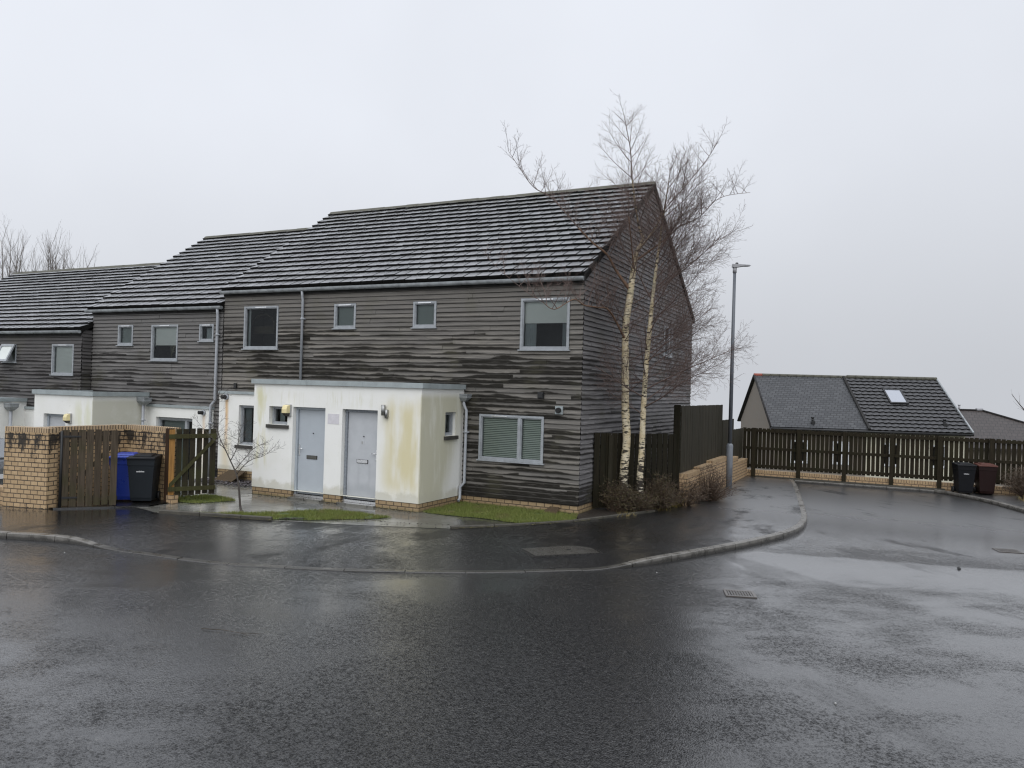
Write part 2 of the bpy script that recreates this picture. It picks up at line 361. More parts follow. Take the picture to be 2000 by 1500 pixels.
M['pavement'] = mat_asphalt('wet_pavement_asphalt', (.0085, .0085, .0088), 62., .0, False)
M['kerb'] = plain('wet_concrete_kerb', (.15, .142, .128), .38, .4, 5, bumpS=.5)
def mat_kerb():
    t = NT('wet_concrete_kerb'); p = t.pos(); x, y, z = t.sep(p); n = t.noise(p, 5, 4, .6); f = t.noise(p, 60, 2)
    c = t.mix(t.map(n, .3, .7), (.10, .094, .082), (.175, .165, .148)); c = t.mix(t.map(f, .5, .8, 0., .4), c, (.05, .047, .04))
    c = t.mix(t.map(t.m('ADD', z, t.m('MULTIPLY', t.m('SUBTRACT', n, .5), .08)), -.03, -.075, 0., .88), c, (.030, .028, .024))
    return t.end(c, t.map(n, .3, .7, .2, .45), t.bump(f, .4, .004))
M['kerb'] = mat_kerb()
M['edging'] = plain('mossy_concrete_edging', (.055, .050, .038), .6, .55, 9, bumpS=.6)
def mat_slabs():
    t = NT('wet_paving_slabs'); p = t.pos(); x, y, z = t.sep(p)
    br = t.n('ShaderNodeTexBrick', {'Vector': t.comb(x, y, 0.), 'Color1': (.17, .165, .145), 'Color2': (.125, .123, .11), 'Mortar': (.02, .018, .014), 'Scale': 1., 'Mortar Size': .012, 'Mortar Smooth': .3, 'Brick Width': .6, 'Row Height': .45})
    n = t.noise(p, 1.2, 4, .6); f = t.noise(p, 80, 2)
    c = t.mix(t.map(n, .4, .7, 0., .5), br.outputs[0], (.085, .082, .07))
    c = t.mix(t.map(x, -3.0, -1.2, 0., .75), c, (.03, .028, .022))
    c = t.mix(t.map(t.noise(p, 3.4, 4, .6), .6, .72, 0., .5), c, (.05, .06, .02))
    return t.end(c, t.map(n, .35, .65, .07, .26), t.bump(t.m('ADD', t.m('MULTIPLY', br.outputs[1], -1.), t.m('MULTIPLY', f, .15)), .35, .005), spec=.5)
M['slabs'] = mat_slabs()
M['soil'] = plain('wet_soil', (.022, .017, .012), .6, .5, 18, bumpS=1., fine=40)
M['ground'] = plain('rough_ground', (.05, .052, .03), .8, .4, 1.2, bumpS=.6)
M['lawn'] = plain('lawn_base', (.05, .075, .016), .8, .4, 5, bumpS=.6)
def mat_grass():
    t = NT('grass_blade'); i = t.n('ShaderNodeNewGeometry').outputs['Random Per Island']; n = t.noise(t.pos(), 2.2, 3)
    c = t.mix(i, (.105, .14, .028), (.19, .205, .055))
    c = t.mix(t.map(n, .5, .72, 0., .75), c, (.16, .14, .055))
    return t.end(c, .5, spec=.3)
M['grass'] = mat_grass()
M['moss'] = plain('yellow_moss', (.115, .105, .035), .9, .5, 22)
def mat_slate():
    t = NT('slate_chip'); i = t.n('ShaderNodeNewGeometry').outputs['Random Per Island']
    return t.end(t.mix(i, (.035, .03, .036), (.12, .105, .115)), .35)
M['slatechip'] = mat_slate()

def mat_timber(name, c1, c2, green=(.06, .062, .028), gq=.4, axis='z', rough=.7):
    t = NT(name); p = t.obj(); x, y, z = t.sep(p); i = t.n('ShaderNodeNewGeometry').outputs['Random Per Island']
    g = t.noise(t.comb(t.m('MULTIPLY', x, 45.), t.m('MULTIPLY', y, 45.), t.m('ADD', t.m('MULTIPLY', z, 2.5), t.m('MULTIPLY', i, 9.))), 1., 4, .6)
    n = t.noise(p, 2.6, 3)
    c = t.mix(i, c1, c2); c = t.mix(t.map(g, .35, .7, 0., .65), c, tuple(q * .45 for q in c1))
    c = t.mix(t.map(n, .45, .72, 0., gq), c, green)
    return t.end(c, rough, t.bump(g, .5, .004), spec=.15)
M['fence_dark'] = mat_timber('dark_wet_fence', (0.0145, 0.0124, 0.0070), (0.0248, 0.0206, 0.0111), (0.0135, 0.0135, 0.0060), .5)
M['fence_panel'] = mat_timber('brown_grey_fence', (0.0344, 0.0304, 0.0200), (0.0446, 0.0385, 0.0255), (0.0225, 0.0225, 0.0120), .4)
M['fence_far'] = mat_timber('dark_brown_picket', (0.0196, 0.0152, 0.0082), (0.0303, 0.0241, 0.0130), (0.0216, 0.0216, 0.0084), .5)
M['gate'] = mat_timber('brown_wet_gate', (.058, .044, .030), (.085, .066, .046), (0.0425, 0.0425, 0.0170), .5)
M['gate2'] = mat_timber('dark_green_brown_gate', (0.0228, 0.0189, 0.0117), (0.0338, 0.0279, 0.0175), (0.0390, 0.0403, 0.0130), .6)
M['rail_green'] = mat_timber('algae_green_rail', (0.0450, 0.0408, 0.0180), (0.0540, 0.0510, 0.0210), (0.0660, 0.0690, 0.0240), .7)
M['newboard'] = mat_timber('orange_new_board', (.33, .17, .05), (.36, .19, .06), (.26, .14, .05), .3)
M['post'] = mat_timber('red_brown_post', (.045, .026, .015), (.055, .032, .018), (.03, .025, .012), .3)
M['iron'] = plain('black_iron', (.012, .012, .012), .5, .3)
def mat_birch(name, white):
    t = NT(name); p = t.pos(); x, y, z = t.sep(p)
    ban = t.noise(t.comb(t.m('MULTIPLY', x, 7.), t.m('MULTIPLY', y, 7.), t.m('MULTIPLY', z, 26.)), 1., 4, .62)
    n = t.noise(p, 5, 4, .6)
    c = t.mix(t.map(n, .35, .65), (.56, .46, .28), (.66, .58, .42))
    c = t.mix(t.map(z, 1.0, .3, 0., .6), c, (.66, .64, .58))
    c = t.mix(t.m('MULTIPLY', t.map(z, 5.2, 6.9), .9), c, (.14, .09, .05))
    c = t.mix(t.map(t.noise(p, 2.4, 3), .52, .68, 0., .5), c, (.36, .33, .21)); c = t.mix(t.map(t.noise(t.comb(t.m('MULTIPLY', x, 12.), t.m('MULTIPLY', y, 12.), t.m('MULTIPLY', z, 60.)), 1., 3, .6), .5, .75, 0., .5), c, (.24, .19, .13))
    thr = t.m('ADD', ban, t.m('ADD', t.map(z, 1.7, .2, 0., .17), t.map(z, 5., 7., 0., .06)))
    c = t.mix(t.map(thr, .54, .60), c, (.03, .024, .018))
    return t.end(c, .6, t.bump(ban, .4, .006), spec=.3)
M['birch'] = mat_birch('birch_bark', 1)
M['limb'] = plain('brown_birch_limb', (.15, .085, .05), .6, .55, 7, bumpS=.3)
M['twig'] = plain('birch_twig', (.125, .084, .070), .6, .35, 3)
M['bark'] = plain('dark_sapling_bark', (.05, .04, .032), .6, .35, 12)
M['fartwig'] = plain('grey_brown_far_twig', (.17, .15, .135), .8, .25, 2)
M['shrubstem'] = plain('brown_shrub_stem', (.085, .055, .036), .7, .45, 12)
def mat_leaf(name, a, b):
    t = NT(name); i = t.n('ShaderNodeNewGeometry').outputs['Random Per Island']
    return t.end(t.mix(i, a, b), .55, spec=.35)
M['shrubleaf'] = mat_leaf('brown_green_leaf', (.026, .024, .009), (.08, .062, .024))
M['shrubleaf2'] = mat_leaf('red_brown_leaf', (.030, .022, .012), (.078, .052, .030))
M['strawgrass'] = mat_leaf('straw_grass', (.13, .10, .03), (.22, .17, .06))
M['blue'] = plain('blue_plastic', (.018, .045, .30), .32, .12, 3, useobj=True)
M['bindark'] = plain('dark_grey_plastic', (.014, .0175, .021), .5, .15, 3, spec=.2, useobj=True)
M['binblack'] = plain('black_plastic', (.005, .0055, .007), .5, .15, 3, spec=.2, useobj=True)
M['binred'] = plain('red_brown_plastic', (.014, .0048, .004), .5, .15, 3, spec=.2, useobj=True)
M['binredlid'] = plain('red_brown_plastic_lid', (.085, .032, .024), .5, .15, 3, spec=.2, useobj=True)
M['rubber'] = plain('black_rubber', (.012, .012, .012), .6, .2)
M['whitepaint'] = plain('white_print', (.62, .62, .62), .5, .1)
M['lamp'] = plain('grey_painted_steel', (.105, .115, .13), .42, .18, 4)
M['lampbase'] = plain('pale_grey_painted_steel', (.17, .185, .205), .42, .15, 4)
M['lantern'] = plain('lantern_aluminium', (.33, .33, .34), .4, .1)
M['castiron'] = plain('wet_cast_iron', (.022, .021, .020), .3, .4, 20, bumpS=.6)
M['grate'] = plain('rusty_wet_grate', (.070, .060, .052), .22, .4, 20)
M['coverlid'] = plain('wet_cover_lid', (.055, .052, .046), .28, .3, 6, bumpS=.4)
def mat_slateroof(name, c1, c2, w, h, mort):
    t = NT(name); p = t.obj(); x, y, z = t.sep(p)
    br = t.n('ShaderNodeTexBrick', {'Vector': t.comb(x, t.m('MULTIPLY', z, 1.82), 0.), 'Color1': c1, 'Color2': c2, 'Mortar': tuple(q * .3 for q in c1), 'Scale': 1., 'Mortar Size': mort, 'Mortar Smooth': .4, 'Brick Width': w, 'Row Height': h})
    n = t.noise(p, 1.5, 4, .6)
    c = t.mix(t.map(n, .4, .75, 0., .4), br.outputs[0], tuple(q * .65 for q in c1))
    c = t.mix(t.map(t.noise(p, 4, 4, .7), .66, .75, 0., .5), c, (.2, .2, .19))
    return t.end(c, .5, t.bump(t.m('MULTIPLY', br.outputs[1], -1.), .5, .01), spec=.4)
M['slateroof'] = mat_slateroof('grey_slate_roof', (.034, .036, .039), (.060, .062, .065), .26, .18, .022)
M['pantile'] = plain('dark_interlocking_tile', (.05, .05, .052), .55, .25, 2)
M['browntile'] = mat_slateroof('brown_roof_tile', (.030, .022, .019), (.042, .032, .028), .3, .3, .02)
M['harl'] = plain('beige_harling', (.20, .175, .145), .85, .2, 2.5, bumpS=.6)
M['harl2'] = plain('cream_harling', (.56, .53, .42), .85, .1, 2.5, bumpS=.6)
M['redridge'] = plain('red_ridge_end', (.26, .07, .045), .7, .2)
M['white'] = plain('white_upvc', (.72, .73, .74), .4, .06)
def mat_rooflight():
    t = NT('rooflight_glass'); return t.end((.30, .32, .36), .08, spec=1.)
M['rooflight'] = mat_rooflight()
M['carpaint'] = plain('silver_grey_car_paint', (.20, .21, .22), .3, .05, metal=.5)
M['carglass'] = plain('dark_car_glass', (.012, .015, .018), .08, .1)
M['wood_board'] = mat_timber('weathered_hatch', (.075, .052, .03), (.09, .065, .04), (.05, .05, .03), .4)
M['paper'] = plain('pale_litter', (.28, .28, .27), .6, .1)
M['stone'] = plain('dark_pebble', (.03, .03, .03), .5, .2)

# ------------------------------------------------------------------ camera
cd = bpy.data.cameras.new('camera'); cam = bpy.data.objects.new('camera', cd); COL.objects.link(cam)
def cam_rot(yaw, pitch, roll):
    f = V((math.sin(yaw) * math.cos(pitch), math.cos(yaw) * math.cos(pitch), math.sin(pitch)))
    r = V((math.cos(yaw), -math.sin(yaw), 0)); u = r.cross(f)
    r2 = r * math.cos(roll) + u * math.sin(roll); u2 = -r * math.sin(roll) + u * math.cos(roll)
    return Matrix(((r2.x, u2.x, -f.x), (r2.y, u2.y, -f.y), (r2.z, u2.z, -f.z)))
cam.matrix_world = Matrix.Translation((6.1817, -15.9582, 2.6907)) @ cam_rot(-.457914, .007459, .028359).to_4x4()
cd.sensor_width = 36; cd.lens = 36 * 1521.03 / 2000; cd.clip_start = .1; cd.clip_end = 500
S.camera = cam

# ------------------------------------------------------------------ light
def world():
    w = bpy.data.worlds.new('World'); S.world = w; w.use_nodes = True; t = w.node_tree; t.nodes.clear()
    h = NT.__new__(NT); h.t = t
    d = h.n('ShaderNodeTexCoord').outputs['Generated']; x, y, z = h.sep(d)
    sky = h.n('ShaderNodeTexSky', sky_type='NISHITA'); sky.sun_disc = False
    sky.sun_elevation = R(48); sky.sun_rotation = R(163); sky.air_density = 1.5; sky.dust_density = 6
    hs = h.n('ShaderNodeHueSaturation', {'Saturation': .12, 'Color': sky.outputs[0]}).outputs[0]
    # overcast: brighter towards the zenith and towards the hidden sun (left, behind the camera)
    zen = h.map(z, .44, .95, 1., 1.75)
    az = h.m('ADD', h.m('MULTIPLY', x, .15), h.m('MULTIPLY', y, -.95))
    az = h.map(az, -.3, .9, 1.0, 1.45)
    sd = h.m('ADD', h.m('MULTIPLY', x, .90), h.m('MULTIPLY', y, .40))
    side = h.m('ADD', h.map(sd, -.8, .8, .04, -.10, False), 1.)
    side = h.m('ADD', h.m('MULTIPLY', h.m('SUBTRACT', side, 1.), h.map(z, .6, .3)), 1.)
    low = h.map(z, -.02, .34, .80, 1.0)
    cl = h.map(h.noise(d, 2.2, 4, .55), .3, .7, .975, 1.025)
    f = h.m('MULTIPLY', h.m('MULTIPLY', zen, az), h.m('MULTIPLY', side, h.m('MULTIPLY', low, cl)))
    grey = h.mix(h.map(z, 0., .4), (8.2, 8.5, 9.1), (8.5, 8.85, 9.6))
    c = h.mix(.06, grey, hs)
    c = h.n('ShaderNodeVectorMath', {0: c, 1: h.comb(f, f, f)}, operation='MULTIPLY').outputs[0]
    bg = h.n('ShaderNodeBackground', {'Color': c, 'Strength': .1}); o = h.n('ShaderNodeOutputWorld')
    t.links.new(bg.outputs[0], o.inputs[0])
world()
ld = bpy.data.lights.new('sun', 'SUN'); ld.energy = .5; ld.angle = R(40); ld.color = (1, .97, .93)
lo = bpy.data.objects.new('sun', ld); COL.objects.link(lo)
lo.rotation_euler = V((-.22, .70, -.85)).to_track_quat('-Z', 'Y').to_euler(); lo.location = (-10, -15, 20)
S.view_settings.view_transform = 'Standard'; S.view_settings.look = 'None'; S.view_settings.exposure = 0; S.view_settings.gamma = 1

S.cycles.use_denoising = True
S.cycles.denoiser = 'OPENIMAGEDENOISE'
S.cycles.denoising_prefilter = 'ACCURATE'
S.cycles.denoising_input_passes = 'RGB_ALBEDO_NORMAL'
S.cycles.filter_width = 1.2
# ------------------------------------------------------------------ building helpers
def wall_holes(mb, P, u0, u1, z0, z1, holes, rev=.12, pocket=.7, m=0, mr=0, mp=1):
    us = sorted({u0, u1, *[h[0] for h in holes], *[h[1] for h in holes]}); us = [q for q in us if u0 <= q <= u1]
    zs = sorted({z0, z1, *[h[2] for h in holes], *[h[3] for h in holes]}); zs = [q for q in zs if z0 <= q <= z1]
    for a, b in zip(us, us[1:]):
        for c, d in zip(zs, zs[1:]):
            mu, mz = (a + b) / 2, (c + d) / 2
            if any(h[0] < mu < h[1] and h[2] < mz < h[3] for h in holes): continue
            mb.poly([P(a, c), P(b, c), P(b, d), P(a, d)], m)
    for a, b, c, d in holes:
        for d0, d1, mm in ((0, -rev, mr), (-rev, -pocket, mp)):
            mb.poly([P(a, c, d0), P(b, c, d0), P(b, c, d1), P(a, c, d1)], mm)
            mb.poly([P(a, d, d0), P(b, d, d0), P(b, d, d1), P(a, d, d1)], mm)
            mb.poly([P(a, c, d0), P(a, d, d0), P(a, d, d1), P(a, c, d1)], mm)
            mb.poly([P(b, c, d0), P(b, d, d0), P(b, d, d1), P(b, c, d1)], mm)
        mb.poly([P(a, c, -pocket), P(b, c, -pocket), P(b, d, -pocket), P(a, d, -pocket)], mp)

def boards(mb, P, z0, z1, lim, holes, rng, m=0):
    k0 = int(round((z0 - Z0C) / PITCH)); k = k0
    while Z0C + k * PITCH < z1 - .005:
        zr = Z0C + k * PITCH; zt = min(zr + PITCH, z1)
        cuts = sorted({zr, zt, *[q for h in holes for q in (h[2], h[3]) if zr + .004 < q < zt - .004]})
        jo = rng.uniform(0, 3.6)
        for za, zb in zip(cuts, cuts[1:]):
            zm = (za + zb) / 2
            segs = [(lim(za), lim(zb))]
            (a0, b0), (a1, b1) = segs[0]
            if b1 - a1 < .03: continue
            cut = sorted([(h[0], h[1]) for h in holes if h[2] < zm < h[3]])
            iv = []; cur = None
            for h0, h1 in cut:
                iv.append((cur, h0)); cur = h1
            iv.append((cur, None))
            for s, e in iv:
                sa = a0 if s is None else s; sb = a1 if s is None else s
                ea = b0 if e is None else e; eb = b1 if e is None else e
                # butt joints
                j = math.floor((sa - jo) / 3.6) * 3.6 + jo + 3.6
                brk = []
                while j < ea - .25:
                    if j > sa + .25: brk.append(j)
                    j += 3.6 * rng.uniform(.55, 1.2)
                edges = [(sa, sb)] + [(q, q) for q in brk] + [(ea, eb)]
                for (l0, l1), (r0, r1) in zip(edges, edges[1:]):
                    dj = rng.uniform(-.006, .006); g = .002
                    dz = rng.uniform(-.004, .004); dz2 = rng.uniform(-.004, .004)
                    db = .034 - .024 * (za - zr) / PITCH + dj; dt = .034 - .024 * (zb - zr) / PITCH + dj
                    mb.poly([P(l0 + g, za + dz, db), P(r0 - g, za + dz2, db), P(r1 - g, zb, dt), P(l1 + g, zb, dt)], m)
                    mb.poly([P(l0 + g, za + dz, db), P(r0 - g, za + dz2, db), P(r0 - g, za + dz2, .002), P(l0 + g, za + dz, .002)], m)
                    if brk:
                        mb.poly([P(r0 - g, za + dz2, db), P(r1 - g, zb, dt), P(r1 - g, zb, .0), P(r0 - g, za + dz2, .0)], m)
        k += 1

def tile_roof(house, xe0, xr0, xe1, xr1, Ye, Ze, Yr, Zr, Yb, Zb, rng, gauge=.345, tw=.33):
    sl = math.hypot(Yr - Ye, Zr - Ze); dy, dz = (Yr - Ye) / sl, (Zr - Ze) / sl; ny, nz = -dz, dy
    def Q(x, s, h): return (x, Ye + dy * s + ny * h, Ze + dz * s + nz * h)
    mb = MB(); n = int(math.ceil((sl - .04) / gauge))
    for i in range(n):
        s0 = i * gauge; s1 = min(s0 + gauge + .03, sl)
        t = s0 / sl; a = lerp(xe0, xr0, t); b = lerp(xe1, xr1, t)
        off = (.5 if i % 2 else 0) * tw
        x = a; first = True
        xs = [a]; j = math.floor(a / tw) * tw + tw + off - tw
        while j < b - .05:
            if j > a + .05: xs.append(j)
            j += tw
        xs.append(b)
        for p, q in zip(xs, xs[1:]):
            h = .080 + rng.uniform(-.006, .006); h2 = .018; g = .016; sk = rng.uniform(-.004, .004); ds = rng.uniform(-.008, .008)
            A = [Q(p + g, s0 + ds, h + sk), Q(q - g, s0 + ds, h - sk), Q(q - g + (.0), s1, h2), Q(p + g, s1, h2)]
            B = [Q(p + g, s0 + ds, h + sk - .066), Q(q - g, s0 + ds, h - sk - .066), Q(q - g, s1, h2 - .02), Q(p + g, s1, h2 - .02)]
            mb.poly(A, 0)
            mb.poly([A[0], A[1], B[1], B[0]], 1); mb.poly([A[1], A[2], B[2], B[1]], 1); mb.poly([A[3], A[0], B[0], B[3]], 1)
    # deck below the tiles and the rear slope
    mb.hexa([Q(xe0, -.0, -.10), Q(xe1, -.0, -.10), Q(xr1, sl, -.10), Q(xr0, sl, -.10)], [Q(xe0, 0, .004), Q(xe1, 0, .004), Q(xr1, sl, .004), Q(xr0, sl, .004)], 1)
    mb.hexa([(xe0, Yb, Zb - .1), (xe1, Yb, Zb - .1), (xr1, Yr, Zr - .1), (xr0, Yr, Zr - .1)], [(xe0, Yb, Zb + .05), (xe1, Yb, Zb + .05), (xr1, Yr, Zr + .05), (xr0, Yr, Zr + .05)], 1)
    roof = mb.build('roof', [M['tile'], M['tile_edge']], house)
    mb = MB(); x = xr0
    while x < xr1 - .02:
        x2 = min(x + .44, xr1); hh = rng.uniform(-.006, .006)
        pr = [(Yr - .15, Zr - .035), (Yr - .07, Zr + .055 + hh), (Yr, Zr + .085 + hh), (Yr + .07, Zr + .055 + hh), (Yr + .15, Zr - .035)]
        for (y0, z0), (y1, z1) in zip(pr, pr[1:]): mb.poly([(x + .004, y0, z0), (x2, y0, z0), (x2, y1, z1), (x + .004, y1, z1)], 0)
        mb.poly([(x + .004, q[0], q[1]) for q in pr], 0); mb.poly([(x2, q[0], q[1]) for q in pr], 0)
        x = x2
    mb.build('ridge_cap', M['ridge'], roof)
    return roof

def gutter(house, x0, x1, y, z, r=.062):
    mb = MB(); n = 8; pr = [(y + r * math.cos(math.pi + math.pi * k / n), z + r * math.sin(math.pi + math.pi * k / n)) for k in range(n + 1)]
    pr = [(pr[0][0], z + .03)] + pr + [(pr[-1][0], z + .03)]
    for (a, b), (c, d) in zip(pr, pr[1:]): mb.poly([(x0, a, b), (x1, a, b), (x1, c, d), (x0, c, d)])
    mb.poly([(x0, a, b) for a, b in pr]); mb.poly([(x1, a, b) for a, b in pr])
    g = mb.build('gutter', M['gutter'], house)
    x = x0 + .35
    while x < x1:
        mb = MB(); mb.box(x - .012, x + .012, y - r * .6, y + r + .05, z - r - .014, z - r + .008); mb.build('bracket', M['under'], g); x += .92
    return g

def window(house, P, u0, u1, z0, z1, fill='blind', fw=.05, mull=(), d=.035, sill='frame', vent=True, back=-.06, blindbot=0., mat='frame', opened=False, bm='blind'):
    mb = MB(); a = d - .10
    mb.fbox(P, u0, u1, z1 - fw, z1, a, d); mb.fbox(P, u0, u1, z0, z0 + fw, a, d)
    mb.fbox(P, u0, u0 + fw, z0 + fw, z1 - fw, a, d); mb.fbox(P, u1 - fw, u1, z0 + fw, z1 - fw, a, d)
    for q in mull: mb.fbox(P, q - fw * .62, q + fw * .62, z0 + fw, z1 - fw, a, d - .003)
    # the narrow sash inside the frame
    us = [u0 + fw] + [e for q in mull for e in (q - fw * .62, q + fw * .62)] + [u1 - fw]
    sw = .022; dd = d - .02
    if not opened:
        for l, r in zip(us[::2], us[1::2]):
            mb.fbox(P, l, r, z1 - fw - sw, z1 - fw, a, dd); mb.fbox(P, l, r, z0 + fw, z0 + fw + sw, a, dd)
            mb.fbox(P, l, l + sw, z0 + fw + sw, z1 - fw - sw, a, dd); mb.fbox(P, r - sw, r, z0 + fw + sw, z1 - fw - sw, a, dd)
    w = mb.build('window', M[mat], house)
    iz0, iz1 = z0 + fw, z1 - fw; g = d - .06
    mb = MB(); mb.poly([P(u0 + fw, iz0, g), P(u1 - fw, iz0, g), P(u1 - fw, iz1, g), P(u0 + fw, iz1, g)])
    mb.build('pane', M['glass'], w)
    if sill:
        mb = MB()
        if sill == 'frame': mb.fbox(P, u0 - .035, u1 + .035, z0 - .028, z0 - .002, -.02, d + .035); mb.build('sill', M['frame'], w)
        else: mb.fbox(P, u0 - .07, u1 + .07, z0 - .075, z0 - .004, -.1, .055); mb.build('sill', M['sill'], w)
    if vent:
        c = (us[0] + us[1]) / 2; hw = min(.2, (us[1] - us[0]) * .33)
        mb = MB(); mb.fbox(P, c - hw, c + hw, z1 - fw + .004, z1 - fw + .028, d - .02, d + .014); mb.build('trickle_vent', M['chrome'], w)
    bd = g - .05
    def sheet(name, m, l, r, b, t, dd, wav=0):
        mb = MB(); n = 14 if wav else 1
        for k in range(n):
            q0, q1 = lerp(l, r, k / n), lerp(l, r, (k + 1) / n); e0 = wav * (k % 2); e1 = wav * ((k + 1) % 2)
            mb.poly([P(q0, b, dd + e0), P(q1, b, dd + e1), P(q1, t, dd + e1), P(q0, t, dd + e0)])
        return mb.build(name, M[m], w)
    if fill == 'blind': sheet('blind', bm, u0 + fw, u1 - fw, lerp(iz0, iz1, blindbot), iz1, bd)
    if fill == 'venetian':
        for l, r in zip(us[::2], us[1::2]): sheet('venetian_blind', 'venetian', l, r, iz0, iz1, bd)
    if fill == 'curtain': sheet('curtain', 'curtain', u0 + fw, u1 - fw, iz0, iz1, bd - .03, .04)
    return w, sheet

def downpipe(house, pts, r=.035, shoe=True):
    mb = MB(); mb.tube(pts, r, 10)
    for a, b in zip(pts, pts[1:]):
        a, b = V(a), V(b)
        if (b - a).length > 1.2:
            t = (b - a).normalized(); q = .5
            while q < (b - a).length - .2:
                c = a + t * q; mb.tube([c - t * .03, c + t * .03], r * 1.22, 10); mb.box(c.x - .07, c.x + .07, c.y + .0, c.y + .05, c.z - .015, c.z + .015); q += 1.75
    return mb.build('downpipe', M['pipe'], house)
def hopper(par, x, y, z, s=1.):
    mb = MB(); a, b, h = .14 * s, .10 * s, .17 * s
    top = [(x - a, y - b, z), (x + a, y - b, z), (x + a, y + b, z), (x - a, y + b, z)]
    mid = [(p[0], p[1], z - h * .5) for p in top]; q = .42
    bot = [(x + (p[0] - x) * q, y + (p[1] - y) * q, z - h) for p in top]
    mb.hexa(mid, top); mb.hexa(bot, mid, skip=(1,)); mb.hexa([(p[0] + (x - p[0]) * -.06, p[1] + (y - p[1]) * -.06, z - .03) for p in top], [(p[0] + (x - p[0]) * -.06, p[1] + (y - p[1]) * -.06, z + .003) for p in top])
    return mb.build('hopper', M['gutter'], par)
def flue(house, x, y, z, r=.055):
    mb = MB(); mb.tube([(x, y, z), (x, y - .05, z)], r * 1.5, 14, 1)
    mb.tube([(x, y - .04, z), (x - .02, y - .17, z)], r, 14, 0); mb.disc((x - .02, y - .1705, z), (0, -1, 0), r * .8, 14, 0)
    return mb.build('boiler_flue', [M['black'], M['pipe']], house)
def bulkhead(house, x, y, z):
    mb = MB(); mb.box(x - .085, x + .085, y - .05, y, z - .15, z + .13)
    b = mb.build('wall_light', M['lampgrey'], house, .012)
    mb = MB(); pr = [(y - .05, z + .12), (y - .13, z + .10), (y - .165, z + .02), (y - .165, z - .07), (y - .05, z - .07)]
    for (a, c), (d, e) in zip(pr, pr[1:]): mb.poly([(x - .075, a, c), (x + .075, a, c), (x + .075, d, e), (x - .075, d, e)])
    mb.poly([(x - .075, a, c) for a, c in pr]); mb.poly([(x + .075, a, c) for a, c in pr])
    mb.build('lens', M['lampwhite'], b)
    mb = MB(); mb.hexa([(x - .06, y - .07, z - .15), (x + .06, y - .07, z - .15), (x + .06, y - .05, z - .15), (x - .06, y - .05, z - .15)], [(x - .075, y - .165, z - .072), (x + .075, y - .165, z - .072), (x + .075, y - .05, z - .072), (x - .075, y - .05, z - .072)])
    mb.build('lamp_base', M['sill'], b)
    return b
def door(house, u0, u1, z0, z1, y, mdoor, mframe, hinge_right, P, lab=None, lp='sill', handle='chrome'):
    fw = .06; mb = MB()
    mb.fbox(P, u0, u0 + fw, z0, z1, -.05, .06); mb.fbox(P, u1 - fw, u1, z0, z1, -.05, .06); mb.fbox(P, u0 + fw, u1 - fw, z1 - fw, z1, -.05, .06)
    dd = MB(); dd.fbox(P, u0 + fw + .006, u1 - fw - .006, z0 + .035, z1 - fw - .006, -.04, .018)
    d = dd.build('door', M[mdoor], house)
    if lab: d['label'] = lab
    mb.build('door_frame', M[mframe], d)
    mb = MB(); mb.fbox(P, u0 + .0, u1 - .0, z0 - .03, z0 + .022, -.03, .085); mb.build('threshold', M['chrome'], d)
    c = (u0 + u1) / 2; zz = z0 + .90
    mb = MB(); mb.fbox(P, c - .155, c + .155, zz - .042, zz + .042, .016, .032, 0); mb.fbox(P, c - .144, c + .144, zz - .033, zz + .036, .03, .038, 1)
    mb.build('letterbox', [M[lp], M['bronze' if lp == 'sill' else 'chrome']], d)
    mb = MB(); mb.tube([P(c + .02, z0 + 1.46, .018), P(c + .02, z0 + 1.46, .03)], .014, 10); mb.build('spyhole', M['iron'], d)
    hs = u0 + fw + .04 if hinge_right else u1 - fw - .04; sg = 1 if hinge_right else -1
    mb = MB(); mb.fbox(P, hs - .018, hs + .018, z0 + .92, z0 + 1.18, .016, .03)
    mb.tube([P(hs, z0 + 1.09, .03), P(hs, z0 + 1.09, .07)], .010, 8); mb.tube([P(hs, z0 + 1.09, .066), P(hs + sg * .12, z0 + 1.09, .066)], .010, 8)
    mb.build('handle', M[handle], d)
    return d

